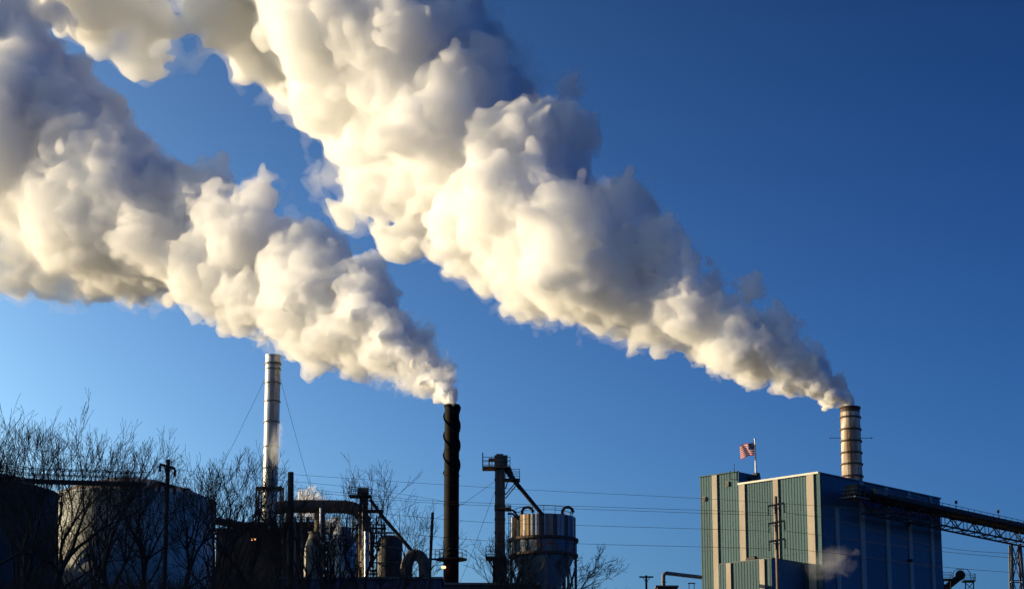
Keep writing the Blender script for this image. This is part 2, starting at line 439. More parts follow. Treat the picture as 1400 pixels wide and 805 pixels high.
TR = lambda px, z=ZT: px_on(Cn, uR, px, z)
oL, oR = -uR, -uL
t1010, t957, t1285 = TL(1010), TL(957), TR(1285)
pT = Cn + uL * t1010; ZTT = z_at(pT, 644.5)
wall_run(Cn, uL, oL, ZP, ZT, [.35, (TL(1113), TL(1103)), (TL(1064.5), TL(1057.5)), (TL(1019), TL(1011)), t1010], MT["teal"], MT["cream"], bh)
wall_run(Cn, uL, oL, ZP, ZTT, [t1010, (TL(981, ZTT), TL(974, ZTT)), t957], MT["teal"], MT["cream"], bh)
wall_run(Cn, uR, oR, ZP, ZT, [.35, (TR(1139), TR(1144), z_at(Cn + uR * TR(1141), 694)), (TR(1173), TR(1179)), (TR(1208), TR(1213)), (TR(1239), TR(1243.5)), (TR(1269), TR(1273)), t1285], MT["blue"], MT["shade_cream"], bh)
# back walls, roofs, trims
B1 = Cn + uR * t1285; B2 = B1 + uL * t957; B3 = Cn + uL * t957
clad(B1, B2, ZP, ZT, MT["blue"], uR, bh, pitch=1.2); clad(B2, B3, ZP, ZT, MT["blue"], uL, bh, pitch=1.2)
mid = (Cn + B2) / 2
MB().box(H(mid, ZT - .25), (t1285 - .3, t957 - .3, .3), (uR, uL, UP)).build("roof", MT["roof"], bh)
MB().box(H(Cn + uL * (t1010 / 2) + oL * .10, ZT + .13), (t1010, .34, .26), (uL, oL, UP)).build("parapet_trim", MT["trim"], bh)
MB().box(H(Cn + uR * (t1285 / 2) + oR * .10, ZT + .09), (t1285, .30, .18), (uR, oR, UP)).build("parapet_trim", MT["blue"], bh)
MB().box(H(Cn + (oL + oR) * .03, (ZP + ZT) / 2), (.5, .5, ZT - ZP), (uL, uR, UP)).build("corner_trim", MT["teal"], bh)
dT = px_on(pT, uR, 1040, ZTT)
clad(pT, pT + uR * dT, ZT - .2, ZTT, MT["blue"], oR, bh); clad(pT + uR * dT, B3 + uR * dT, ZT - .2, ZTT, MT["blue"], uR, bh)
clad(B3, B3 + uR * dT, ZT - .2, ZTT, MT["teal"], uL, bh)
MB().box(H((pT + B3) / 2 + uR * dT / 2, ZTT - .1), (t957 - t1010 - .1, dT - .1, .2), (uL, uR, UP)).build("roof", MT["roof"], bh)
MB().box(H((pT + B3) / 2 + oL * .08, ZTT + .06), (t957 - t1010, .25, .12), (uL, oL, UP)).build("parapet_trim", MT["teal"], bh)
for (px, py, w) in ((964, 682, .55), (996, 661.5, .6)):
    p = Cn + uL * TL(px, 58); z = z_at(p, py); v = MB().box(H(p + oL * .12, z), (w, .24, w * 1.1), (uL, oL, UP)).build("wall_vent", MT["steel"], bh)
    for k in range(3): MB().box(H(p + oL * .27, z - w * .3 + k * w * .3), (w * .8, .06, w * .14), (uL, oL, UP)).build("louvre", MT["dark"], v)
p = Cn + uL * TL(1001.5, ZTT); MB().bar(H(p + uR * .4, ZTT - .1), H(p + uR * .4, ZTT + 1.3), .07).build("roof_aerial", MT["dark"], bh)
m = MB().bar(H(p, ZTT - 1.0) + oL * .5, H(p, ZTT + .2) + oL * .5, .08); m.bar(H(p, ZTT - 1.0) + oL * .5, H(p - uL * .8, ZTT - 1.1) + oL * .1, .08)
m.build("wall_bracket", MT["dark"], bh)
for (px, py, w) in ((1026, 654, 1.2), (1032, 649, .8)):
    p = pT + uR * px_on(pT, uR, px, ZTT); MB().box(H(p + oR * .3, z_at(p, py)), (w, .6, .5), (uR, oR, UP)).build("wall_unit", MT["dark"], bh)
for (px, py) in ((1241, 718), (1242.5, 766)):
    p = Cn + uR * TR(px, 50); MB().box(H(p + oR * .4, z_at(p, py)), (.45, .5, .35), (uR, oR, UP)).build("wall_lamp_or_glint", MT["dark"], bh)
# low annex in front of the lit wall
ZA = z_at(at(1055, 762, 322), 762)
W = Cn + uL * px_on(Cn, uL, 1098, ZA); dA = px_on(W, oL, 1055, ZA); A0 = W + oL * dA; ZA = z_at(A0, 762.5); tA = px_on(A0, uL, 983, ZA)
wall_run(A0, uL, oL, ZP, ZA, [.05, (px_on(A0, uL, 1046, ZA), px_on(A0, uL, 1039, ZA)), (px_on(A0, uL, 1000, ZA), px_on(A0, uL, 993.5, ZA)), tA], MT["teal"], MT["cream"], bh)
clad(A0, W, ZP, ZA, MT["blue"], oR, bh); clad(A0 + uL * tA, W + uL * tA, ZP, ZA, MT["teal"], uL, bh)
MB().box(H((A0 + W) / 2 + uL * tA / 2, ZA + .05), (tA + .1, dA - .2, .14), (uL, uR, UP)).build("roof", MT["roof"], bh)
p = A0 + uL * px_on(A0, uL, 1023, ZA) + uR * .8
m = MB().box(H(p, ZA + .35), (1.5, .8, .3), (uL, uR, UP)); m.box(H(p - uL * .3, ZA + .58), (.7, .6, .2), (uL, uR, UP)); m.box(H(p, ZA + .16), (.4, .4, .16), (uL, uR, UP)); m.build("roof_ventilator", MT["dark"], bh)

# ------------------------------------------------------------------ flagpole and flag
pf = pT + uR * (px_on(pT, uR, 1033.5, ZTT)) + uL * .8
pf = at(1033.5, 650, pf.y + 1.5); pf.z = ZTT
zf = z_at(pf, 602)
fp = thing("flagpole", H(pf, ZTT), "white flagpole standing on the boiler house roof", "flagpole")
MB().tube([H(pf, ZTT), H(pf, zf)], [.14, .09], 10).build("pole", MT["white"], fp)
MB().lathe(H(pf, zf), [(.0, .0), (.13, .06), (.17, .16), (.12, .26), (0, .30)], 12).build("finial", MT["white"], fp)
MB().box(H(pf, ZTT + .05), (.5, .5, .1)).build("base_plate", MT["steel"], fp)
za, zb = z_at(pf, 604), z_at(pf, 622); fl, fh = 2.25, za - zb
def fpt(u, v):              # u along the fly (0 at the pole), v down the hoist
    amp = .12 + .32 * u
    x = -.1 - fl * u * (.93 - .08 * v); y = amp * math.sin(u * 6.0 + 1.2 * v) + .25 * u
    return Vector((pf.x + x, pf.y + y, za - fh * v - .55 * u ** 1.4 - .10 * math.sin(u * 7 + v * 2) * u + .10 * u * v))
flg = thing("flag", H(pf, zb), "red, white and blue striped flag with starred canton flying from the rooftop pole", "flag")
for st in range(13):
    m = MB(); NU, NV = 26, 2; u0 = 0.0 if st > 6 else .42
    for (lo_, hi_) in ((u0, 1.0),):
        vs = [fpt(lo_ + (hi_ - lo_) * i / NU, (st + j / NV) / 13) for j in range(NV + 1) for i in range(NU + 1)]
        m.add(vs, [(j * (NU + 1) + i, j * (NU + 1) + i + 1, (j + 1) * (NU + 1) + i + 1, (j + 1) * (NU + 1) + i) for j in range(NV) for i in range(NU)], True)
    m.build("stripe", MT["flag_white" if st % 2 else "flag_red"], flg)
m = MB(); NU, NV = 12, 10
vs = [fpt(.42 * i / NU, j / NV * 7 / 13) for j in range(NV + 1) for i in range(NU + 1)]
m.add(vs, [(j * (NU + 1) + i, j * (NU + 1) + i + 1, (j + 1) * (NU + 1) + i + 1, (j + 1) * (NU + 1) + i) for j in range(NV) for i in range(NU)], True)
ca = m.build("canton", MT["flag_blue"], flg)
m = MB()
for r_ in range(9):
    for c_ in range(6 if r_ % 2 == 0 else 5):
        uu, vv = .42 * ((c_ * 2 + 1 + (r_ % 2)) / 12), 7 / 13 * (r_ + 1) / 10
        for side in (-.012, .012):
            ctr = fpt(uu, vv); ring_ = []
            for k in range(10):
                a = math.pi / 2 + k * math.pi / 5; q = .055 if k % 2 == 0 else .022
                ring_.append(ctr + Vector((q * math.cos(a), side, q * math.sin(a))))
            m.add(ring_, [tuple(range(10))])
m.build("stars", MT["flag_white"], ca)

# ------------------------------------------------------------------ chimneys
def ring_on(c, z, r, h, w, mat, parent, name="ring"):
    return MB().lathe(H(c, 0), [(r - .02, z - h / 2), (r + w, z - h / 2), (r + w, z + h / 2), (r - .02, z + h / 2)], 40, False).build(name, mat, parent)
c = at(1162, 556, 352.0); zt = c.z; r = 13.2 * mpp(352, 600)
ch = thing("banded_chimney", H(c, ZP), "cream rust-streaked chimney with dark rings behind the boiler house roof", "chimney")
rows = [556.5, 571, 587.5, 603.5, 619.5, 635, 651.5, 668]
zz = [z_at(c, y) for y in rows]
for k in range(len(zz) - 1):
    MB().lathe(H(c, 0), [(r * (1 + .010 * k), zz[k]), (r * (1 + .010 * (k + 1)), zz[k + 1] + .02)], 40).build("shell_course", MT["concrete_stack"], ch)
MB().lathe(H(c, 0), [(r * 1.07, zz[-1]), (r * 1.2, ZP)], 40).build("lower_shell", MT["concrete_stack"], ch)
for k, z in enumerate(zz[:-1]): ring_on(c, z - (.12 if k == 0 else 0), r * (1 + .010 * k), .22, .16, MT["ring"], ch)
MB().lathe(H(c, 0), [(r - .03, zz[0]), (r - .22, zz[0]), (r - .22, zz[0] - 4), (.02, zz[0] - 4)], 40).build("flue_lining", MT["dark"], ch)
ring_on(c, zz[0] - .45, r, .7, .012, MT["ring"], ch, "soot_band")
def ladder(c, a, r, z0, z1, parent, mat):
    o_ = Vector((math.cos(a), math.sin(a), 0)); t_ = Vector((-math.sin(a), math.cos(a), 0)); m = MB(); p = H(c, 0) + o_ * (r + .16)
    for s_ in (-.22, .22): m.bar(H(p + t_ * s_, z0), H(p + t_ * s_, z1), .05)
    z = z0
    while z < z1: m.bar(H(p - t_ * .22, z), H(p + t_ * .22, z), .035); z += .45
    m.build("ladder", mat, parent)
ladder(c, -1.9, r * 1.04, zz[-1], zz[0] - .2, ch, MT["ring"])
zr = z_at(c, 598.5)
for sx in (-1, 1):
    m = MB().tube([H(c, zr) + Vector((sx * (r + .02), 0, 0)), H(c, zr) + Vector((sx * (r + 1.55), 0, .02))], .04, 6); q = m.build("outrigger_rod", MT["dark"], ch)
    MB().lathe(H(c, zr) + Vector((sx * (r + 1.6), 0, 0)), [(0, -.1), (.1, -.06), (.12, .02), (0, .1)], 10).build("rod_lamp", MT["dark"], q)

c = at(373.5, 486, 310.0); zt = c.z; r = 10.6 * mpp(310, 600)
ss = thing("silver_chimney", H(c, ZP), "tall silver steel chimney with flange rings and guy wires", "chimney")
rows = [486, 497.5, 524, 549, 577, 611, 640, 672, 730]; zz = [z_at(c, y) for y in rows]
for k in range(len(zz) - 1):
    rr = r if k < 4 else r * .97
    MB().lathe(H(c, 0), [(rr, zz[k]), (rr, zz[k + 1] + .015)], 40).build("shell_course", MT["silver"], ss)
MB().lathe(H(c, 0), [(r * .97, zz[-1]), (r, ZP)], 40).build("lower_shell", MT["silver"], ss)
for k, z in enumerate(zz[1:-1]): ring_on(c, z, r if k < 4 else r * .97, .16 if k != 0 else .3, .10, MT["steel"], ss, "flange_ring")
ring_on(c, zz[1] - .7, r, .14, .08, MT["steel"], ss, "flange_ring"); ring_on(c, zz[0] - .05, r, .12, .07, MT["silver"], ss, "flange_ring")
MB().lathe(H(c, 0), [(r - .01, zz[0]), (r - .12, zz[0]), (r - .12, zz[0] - 3), (.02, zz[0] - 3)], 40).build("flue_lining", MT["dark"], ss)
for (px, py, Y) in ((300, 640, 300), (432, 690, 318)):
    a = H(c, z_at(c, 518)) + Vector((r * (-1 if px < 373 else 1), 0, 0)); e = at(px, py, Y); e = a + (e - a) * 2.2
    MB().tube([a, a.lerp(e, .25) - UP * .35, a.lerp(e, .5) - UP * .5, e], .022, 5).build("guy_wire", MT["wire"], ss)
m = MB(); z0 = z_at(c, 668)          # ring platform and its portal frame round the foot
for a in range(8):
    q0, q1 = a * math.pi / 4, (a + 1) * math.pi / 4; R_ = r + .75
    m.bar(H(c, z0) + Vector((math.cos(q0) * R_, math.sin(q0) * R_, 0)), H(c, z0) + Vector((math.cos(q1) * R_, math.sin(q1) * R_, 0)), .2)
m.lathe(H(c, 0), [(r + .02, z0 - .04), (r + .7, z0 - .04), (r + .7, z0 + .04), (r + .02, z0 + .04)], 24, False)
m.build("platform", MT["steel"], ss)
ladder(c, -1.1, r, z0, zz[1], ss, MT['steel'])
f0 = [H(c, 0) + Vector((sx * (r + .55), sy * (r + .55), 0)) for sx in (-1, 1) for sy in (-1, 1)]
for q in f0: MB().bar(H(q, z0), H(q, ZP), .24).build("frame_leg", MT["steel"], ss)
for (i, j) in ((0, 2), (2, 3), (1, 3), (0, 1)):
    m = MB()
    for k in range(4): m.bar(H(f0[i], z0 - 3.2 * k), H(f0[j], z0 - 3.2 * k - 3.2), .1); m.bar(H(f0[i], z0 - 3.2 * k), H(f0[j], z0 - 3.2 * k), .12)
    m.build("frame_bracing", MT["steel"], ss)

c = at(618, 553.5, 290.0); zt = c.z; r = 10.2 * mpp(290, 600)
bs = thing("black_chimney", H(c, ZP), "sooty black chimney with spiral strakes near its top", "chimney")
zk = z_at(c, 556); zl = z_at(c, 645)
MB().lathe(H(c, 0), [(r * .98, zt), (r, zl), (r * 1.06, ZP)], 40).build("shell", MT["black"], bs)
MB().lathe(H(c, 0), [(r * .97, zt), (r * .85, zt), (r * .85, zt - 3), (.02, zt - 3)], 40).build("flue_lining", MT["dark"], bs)
ring_on(c, zt - .12, r * .98, .24, .08, MT["black"], bs, "rim")
for k in range(3):
    vs, fs = [], []; N_ = 60
    for i in range(N_ + 1):
        a = k * 2.094 + i / N_ * 1.15 * 2 * math.pi * 1.0; z = zt - .2 - (zt - zl) * i / N_
        for (q, dz) in ((r * .97, -.04), (r + .17, -.04), (r + .17, .04), (r * .97, .04)): vs.append(H(c, z + dz) + Vector((math.cos(a) * q, math.sin(a) * q, 0)))
    for i in range(N_):
        for j in range(4): fs.append((i * 4 + j, i * 4 + (j + 1) % 4, i * 4 + 4 + (j + 1) % 4, i * 4 + 4 + j))
    MB().add(vs, fs).build("strake", MT["black"], bs)
for py in (615, 650, 690, 735): ring_on(c, z_at(c, py), r * 1.01, .10, .05, MT["black"], bs, "flange_ring")
z0 = z_at(c, 764)
MB().lathe(H(c, 0), [(r, z0 - .1), (r + 1.0, z0 - .1), (r + 1.0, z0 + .02), (r, z0 + .02)], 24, False).build("platform", MT["dark"], bs)
m = MB(); railing(m, [H(c, z0) + Vector((math.cos(a * .785) * (r + .95), math.sin(a * .785) * (r + .95), 0)) for a in range(8)], 1.0, .05, closed=True); m.build("railing", MT["dark"], bs)
lp = at(606.5, 775, 288.6); q = MB().lathe(lp, [(.02, -.16), (.22, -.12), (.26, 0), (.2, .13), (.02, .17)], 12); q = q.build("floodlight", MT["lamp"]); tag(q, "small glowing floodlight beside the foot of the black chimney", "lamp")
m = MB().bar(lp + Vector((0, .3, .1)), lp + Vector((.5, 1.2, .1)), .08); q2 = m.build("bracket", MT["dark"], q, )
q2.location = (0, 0, 0)

# ------------------------------------------------------------------ bucket elevator and silo
Ye = 285.0; S = mpp(Ye, 720)
ec = at(683, 700, Ye)
el = thing("bucket_elevator", H(ec, ZP), "slim rusty bucket elevator tower with railed head platforms beside the silo", "elevator tower")
E_ = lambda px, py, dy=0.0: at(px, py, Ye + dy)
def span(px0, px1, py0, py1, d0, d1):     # box from picture extents, depth d0..d1 behind Ye
    a, b = E_(px0, py1), E_(px1, py0); x0, x1 = a.x, b.x
    return ((x0 + x1) / 2, Ye + (d0 + d1) / 2, (a.z + b.z) / 2), (x1 - x0, d1 - d0, b.z - a.z)
cc, sz = span(676.5, 690.5, 640, 762, -.55, .55); MB().box(cc, sz).build("casing", MT["rust"], el)
for px in (680, 686.5): 
    cc, sz = span(px - .4, px + .4, 640, 762, -.62, -.54); MB().box(cc, sz).build("casing_rib", MT["steel"], el)
for k in range(6):
    cc, sz = span(676, 691, 655 + k * 18, 656.2 + k * 18, -.63, .63); MB().box(cc, sz).build("casing_flange", MT["rust"], el)
cc, sz = span(673.5, 693, 762, 860, -.8, .8); MB().box(cc, sz).build("boot_leg", MT["dark"], el)
cc, sz = span(676, 694, 623.5, 641, -.8, .8); hd = MB().box(cc, sz); hd.box((cc[0] - .15, cc[1], cc[2] + sz[2] / 2 + .08), (sz[0] * .55, sz[1] * .8, .2)); hd.build("head_box", MT["rust"], el)
cc, sz = span(680, 689, 628, 637, -.92, -.8); MB().box(cc, sz).build("head_hatch", MT["steel"], el)
def deck(px0, px1, py, d0, d1, rail_px, parent, h=1.05, mat="rust"):
    cc, sz = span(px0, px1, py, py + 2.2, d0, d1); MB().box(cc, sz).build("platform", MT[mat], parent)
    x0, x1, zz_ = cc[0] - sz[0] / 2 + .05, cc[0] + sz[0] / 2 - .05, cc[2] + sz[2] / 2
    m = MB(); railing(m, [(x0, Ye + d0 + .05, zz_), (x0, Ye + d1 - .05, zz_), (x1, Ye + d1 - .05, zz_), (x1, Ye + d0 + .05, zz_)], h, .06, 1.0, closed=True); m.build("railing", MT["dark"], parent)
    return x0, x1, zz_
x0, x1, z_ = deck(659.5, 698, 639, -1.1, 1.2, None, el)
MB().bar((x0, Ye - 1.0, z_), (x0, Ye - 1.0, z_ + 1.6), .12).build("lamp_post", MT["dark"], el)
cc, sz = span(668, 676, 627, 630.5, -.5, .3); mt = MB().box(cc, sz); mt.tube([(cc[0] - .3, cc[1], cc[2] - .1), (cc[0] - .3, cc[1], z_)], .1, 6); mt.build("drive_motor", MT["rust"], el)
deck(690.5, 711, 655, -.8, .9, None, el, mat="dark")
for (a, b) in (((706, 658), (691, 676)), ((710, 658), (691, 681)), ((694, 658), (691, 668))):
    MB().bar(E_(*a, -.5), E_(*b, -.3), .10).build("bracket", MT["dark"], el)
MB().tube([E_(694, 641), E_(699, 651), E_(704, 658), E_(743, 705, 1.5)], [.45, .34, .26, .24], 10).build("spout", MT["dark"], el)
deck(676, 699, 695, -1.0, .9, None, el, h=.3)
m = MB()
for px in (695.5, 698.5): m.bar(E_(px, 690, .2), E_(px, 762, .2), .06)
for k in range(26): m.bar(E_(695.5, 692 + k * 2.7, .2), E_(698.5, 692 + k * 2.7, .2), .045)
m.build("ladder", MT["dark"], el)
for off in (0, 5):
    MB().tube([E_(694, 697 + off), E_(701, 697 + off), E_(704, 700 + off), E_(709, 707 + off * .6, 1)], .12, 8).build("transfer_pipe", MT["dark"], el)
deck(664, 691, 762, -1.3, 1.3, None, el, h=1.1, mat="dark")
MB().bar(E_(668, 764, -.6), E_(674, 775, -.6), .12).build("bracket", MT["dark"], el)
for (a, b) in (((676, 658), (625, 690)), ((675, 675), (648, 745))):
    e = E_(*b, 8); e = E_(*a) + (e - E_(*a)) * (1.6 if b[0] < 640 else 2.2)
    MB().tube([E_(*a), E_(*a).lerp(e, .5) - UP * .3, e], .02, 5).build("guy_wire", MT["wire"], el)

sc0 = at(743, 720, 290.0); Sr = 43 * mpp(290, 720)
si = thing("silo", H(sc0, ZP), "round silo with rust and white streaked drum and conical hopper on legs", "silo")
z0, z1, z2, z3 = z_at(sc0, 708), z_at(sc0, 739), z_at(sc0, 760), z_at(sc0, 822)
NS = 44                       # drum staves, each its own piece
def stave(k):
    a0, a1 = k * 2 * math.pi / NS, (k + 1) * 2 * math.pi / NS; m = MB(); vs = []
    for j in range(5):
        a = a0 + (a1 - a0) * (.03 + .94 * j / 4); q = Sr * (1 + (.012, .022, .026, .022, .012)[j])
        for z in (z1, z0): vs.append(H(sc0, z) + Vector((math.cos(a) * q, math.sin(a) * q, 0)))
    m.add(vs, [(2 * j, 2 * j + 2, 2 * j + 3, 2 * j + 1) for j in range(4)], True)
    return m
pal = [pm("drum_sheet", a, b, .9, (1, 1, .05), rough=.7, lo=.42, hi=.6) for a, b in (((.46, .43, .40), (.20, .11, .06)), ((.24, .11, .04), (.12, .06, .035)), ((.10, .055, .04), (.05, .035, .03)), ((.26, .30, .36), (.10, .12, .16)), ((.34, .19, .06), (.16, .08, .03)), ((.55, .54, .53), (.25, .23, .22)))]
seq = [5, 0, 4, 1, 0, 5, 2, 1, 3, 5, 2, 3, 0, 2, 3, 5, 2, 3, 3, 5, 0, 1]; rs_ = random.Random(4)
for k in range(NS): stave(k).build("drum_panel", pal[seq[k % len(seq)] if rs_.random() < .8 else rs_.randrange(6)], si)
MB().lathe(H(sc0, 0), [(Sr, z1), (Sr, z0 - .02), (Sr * .98, z0 + .03), (.02, z0 + .5)], 56).build("drum", MT["silo"], si)
MB().lathe(H(sc0, 0), [(Sr * 1.03, z2), (Sr * 1.03, z1)], 28, False).build("ring_wall", MT["silo_blue"], si)
for z, w in ((z1, .35), (z2, .30)): ring_on(sc0, z, Sr * 1.02, .3, w, MT["ring"], si, "ring_beam")
for k in range(14):
    a = k * 2 * math.pi / 14 + .1; MB().bar(H(sc0, z2) + Vector((math.cos(a), math.sin(a), 0)) * (Sr * 1.05), H(sc0, z1) + Vector((math.cos(a), math.sin(a), 0)) * (Sr * 1.05), .12).build("stiffener", MT["steel"], si)
MB().lathe(H(sc0, 0), [(Sr * 1.0, z2), (Sr * .36, z3), (Sr * .30, z3 - 1)], 40).build("hopper", MT["cone"], si)
legs = []
for k in range(8):
    a = k * math.pi / 4 + .06; q = H(sc0, 0) + Vector((math.cos(a), math.sin(a), 0)) * (Sr * 1.02); legs.append(q)
    MB().bar(H(q, z2), H(q, ZP), .32).build("leg", MT["steel"], si)
for k in range(8):
    a, b = legs[k], legs[(k + 1) % 8]; m = MB()
    for j in range(3): m.bar(H(a, z2 - 1 - 4.5 * j), H(b, z2 - 5.5 - 4.5 * j), .12); m.bar(H(b, z2 - 1 - 4.5 * j), H(a, z2 - 5.5 - 4.5 * j), .12)
    m.build("leg_bracing", MT["steel"], si)
m = MB(); railing(m, [H(sc0, z0) + Vector((math.cos(a * .3927) * Sr * .94, math.sin(a * .3927) * Sr * .94, 0)) for a in range(16)], .95, .055, closed=True); m.build("railing", MT["dark"], si)
for px in (718, 773):
    p = at(px, 706, 287.6); MB().tube([p - UP * .2 + Vector((-.35, 0, 0)), p + Vector((-.35, 0, .7)), p + Vector((-.1, 0, 1.05)), p + Vector((.35, 0, 1.15)), p + Vector((.75, 0, .95)), p + Vector((.95, 0, .5))], .17, 10).build("gooseneck_vent", MT["dark"], si)

# ------------------------------------------------------------------ storage tanks
def tank(px, Y, rpx, rim_y, label, mat, rmat, cone_h=.06):
    c = at(px, rim_y, Y); Rr = rpx * mpp(Y, 700); near = Vector((c.x, Y - Rr, 0)); zr = z_at(near, rim_y)
    t = thing("storage_tank", H(c, ZP), label, "tank")
    n_course = 7; hh = (zr - ZP) / n_course
    for k in range(n_course):
        q = Rr * (1 + .0012 * (n_course - k))
        MB().lathe(H(c, 0), [(q, ZP + hh * k), (q, ZP + hh * (k + 1) - .015)], 72).build("shell_course", mat, t)
    MB().lathe(H(c, 0), [(Rr * 1.006, zr), (Rr * .75, zr + Rr * cone_h * .45), (Rr * .4, zr + Rr * cone_h * .85), (.02, zr + Rr * cone_h)], 72).build("roof", rmat, t)
    ring_on(c, zr, Rr, .18, .12, mat, t, "rim_angle")
    return t, c, Rr, zr
t2, c2, R2, zr2 = tank(178, 262, 117, 667.5, "large pale grey-blue storage tank with shallow roof behind bare trees", MT["tank"], MT["tank_roof"], .27)
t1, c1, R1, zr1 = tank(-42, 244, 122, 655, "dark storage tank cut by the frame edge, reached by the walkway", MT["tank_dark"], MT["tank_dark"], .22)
m = MB()
for k in range(40):
    a = -2.9 + k * .028; q0 = H(c2, ZP + (zr2 - ZP) * k / 40) + Vector((math.cos(a), math.sin(a), 0)) * (R2 + .5); 
    a2 = a + .028; q1 = H(c2, ZP + (zr2 - ZP) * (k + 1) / 40) + Vector((math.cos(a2), math.sin(a2), 0)) * (R2 + .5)
    m.bar(q0, q1, .10); m.bar(q0 + UP * 1.0, q1 + UP * 1.0, .05); m.bar(q0, q0 + UP * 1.0, .04)
m.build("stair", MT["dark"], t2)
for (px, py, h) in ((225, 672, .7), (252, 680, 1.1), (120, 664, .5)):
    p = at(px, py, 257); p.z -= .3; mm = MB().tube([p, p + UP * h, p + UP * (h + .15) + Vector((.35, 0, 0)), p + UP * h + Vector((.6, 0, 0))], .12, 8); mm.build("roof_vent", MT["dark"], t2)
wk = thing("walkway", at(40, 656, 246), "railed steel walkway bridging from the dark tank to the pale tank roof", "walkway")
wa, wb, wc = at(-8, 647, 236), at(36, 655.5, 243), at(196, 660.5, 254)
for (a, b) in ((wa, wb), (wb, wc)):
    d = (b - a).normalized(); sd = d.cross(UP).normalized()
    m = MB().box((a + b) / 2, ((b - a).length, 1.0, .10), (d, sd, sd.cross(d)))
    m.build("deck", MT["dark"], wk)
    for s_ in (-.5, .5): MB().bar(a + sd * s_ - UP * .15, b + sd * s_ - UP * .15, .12, .34).build("beam", MT["dark"], wk)
    for s_ in (-.48, .48):
        m = MB()
        railing(m, [a + sd * s_, b + sd * s_], 1.1, .07, 1.5); m.build("railing", MT["steel"], wk)
MB().box(at(27, 653.5, 237.5), (.9, .3, .25)).build("end_plate", MT["cream"], wk)

# ------------------------------------------------------------------ process plant between the chimneys
Yp = 272.0
P_ = lambda px, py, dy=0.0: at(px, py, Yp + dy)
Sp = mpp(Yp, 740)
def pth(pts, dy=0.0): 
    q = np.array([tuple(P_(a, b, dy)) for a, b in pts]); return [Vector(v) for v in catmull(q, len(pts) * 5)]
hd = tag(MB().tube(pth([(376, 694), (400, 692), (440, 692), (474, 693), (490, 699), (498, 714), (500, 740), (500, 775)], 3), 9.2 * Sp, 20).build("overhead_duct", MT["duct"]), "thick brown duct running overhead and bending down between the vessels", "duct")
for px in (400, 425, 450, 472):
    m = MB(); a, b = P_(px - .8, 692.3, 3), P_(px + .8, 692.3, 3); m.tube([a, b], 10.0 * Sp, 20); m.build("duct_flange", MT["duct"], hd)
m = MB(); m.tube([P_(437, 700, 3), P_(437, 740, 3)], 7.5 * Sp, 16); m.build("drop_leg", MT["duct"], hd)
def vessel(name, label, px, Y, prof_px, mat, cat="vessel", bands=(), n=36):
    c = at(px, 780, Y); sc_ = mpp(Y, 750); t = thing(name, H(c, ZP), label, cat)
    pr = [(max(.02, q * sc_), z_at(c, y)) for q, y in prof_px]
    MB().lathe(H(c, 0), pr + [(pr[-1][0], ZP)], n).build("shell", mat, t)
    for (q, y) in bands: ring_on(c, z_at(c, y), q * sc_, .14, .07, MT["steel"], t, "band")
    return t, c, sc_
v1, c1v, s1 = vessel("process_vessel", "tan bottle-shaped vessel catching the sun beside a pale vent pipe", 429, 268, [(0, 727), (8.5, 727), (8.5, 735), (10, 738), (13, 744), (13.5, 748)], MT["tan"], bands=((8.6, 728), (13.5, 748), (13.5, 762), (13.5, 780)))
MB().tube([at(438.5, 742, 266.5), at(438.5, 694, 266.5)], 1.5 * s1, 10).build("vent_pipe", MT["white"], v1)
v2, c2v, s2 = vessel("process_vessel", "silver insulated vessel with sloping shoulders and bright bands", 467, 268, [(0, 719), (9, 720.5), (12, 723), (12, 733), (14, 735), (19, 743), (19.5, 747)], MT["vessel"], bands=((12, 733.5), (19.5, 747.5), (19.5, 760), (19.5, 784)))
for k in range(10):
    a = math.pi + .35 + k * .26; m = MB(); zz0, zz1 = z_at(c2v, 759), z_at(c2v, 748.5)
    for q in (0,): 
        p0 = H(c2v, zz0) + Vector((math.cos(a), math.sin(a), 0)) * (19.8 * s2); tg = Vector((-math.sin(a), math.cos(a), 0))
        m.box(p0 + UP * (zz1 - zz0) / 2, (4.0 * s2, .06, zz1 - zz0), (tg, Vector((math.cos(a), math.sin(a), 0)), UP))
    m.build("jacket_panel", MT["vessel"], v2)
MB().tube([at(476, 770, 265.2), at(476, 805, 265.2)], 5 * s2, 16).build("side_drum", MT["vessel"], v2)
MB().tube([at(452, 738, 266), at(452, 714, 266)], 2 * s2, 10).build("vent_pipe", MT["steel"], v2)
v3, c3v, s3 = vessel("process_vessel", "broad dark domed vessel left of the arched duct", 532, 274, [(0, 731.5), (10, 732.5), (15, 736), (17.5, 742), (17.5, 748)], MT["tank_dark"], bands=((17.5, 750), (17.5, 770)))
v4, c4v, s4 = vessel("process_vessel", "narrow dark vessel tucked behind the pipe column", 491, 276, [(0, 728), (6, 730), (8, 736), (8, 744)], MT["duct"], bands=((8, 746), (8, 770)))
pc = thing("pipe_column", H(P_(499, 760), ZP), "pipe and platform column carrying a drum between the vessels", "pipe column")
for (px, rr, y0, dy, mt_) in ((496, 1.1, 690, -.6, "steel"), (501, 3.4, 726, -1.0, "vessel"), (506, 1.0, 698, .3, "steel"), (491, .9, 700, .4, "rust"), (515, .9, 704, .2, "dark"), (522, .8, 700, .4, "dark")):
    MB().tube([P_(px, y0, dy), P_(px, 850, dy)], rr * Sp, 10).build("riser_pipe", MT[mt_], pc)
m = MB().tube([P_(489, 671, -.5), P_(504, 671, -.5)], 5 * Sp, 16); m.build("drum", MT["duct"], pc)
MB().box(P_(497.5, 687, .2), (11 * Sp, 1.0, 17 * Sp)).build("gear_housing", MT["dark"], pc)
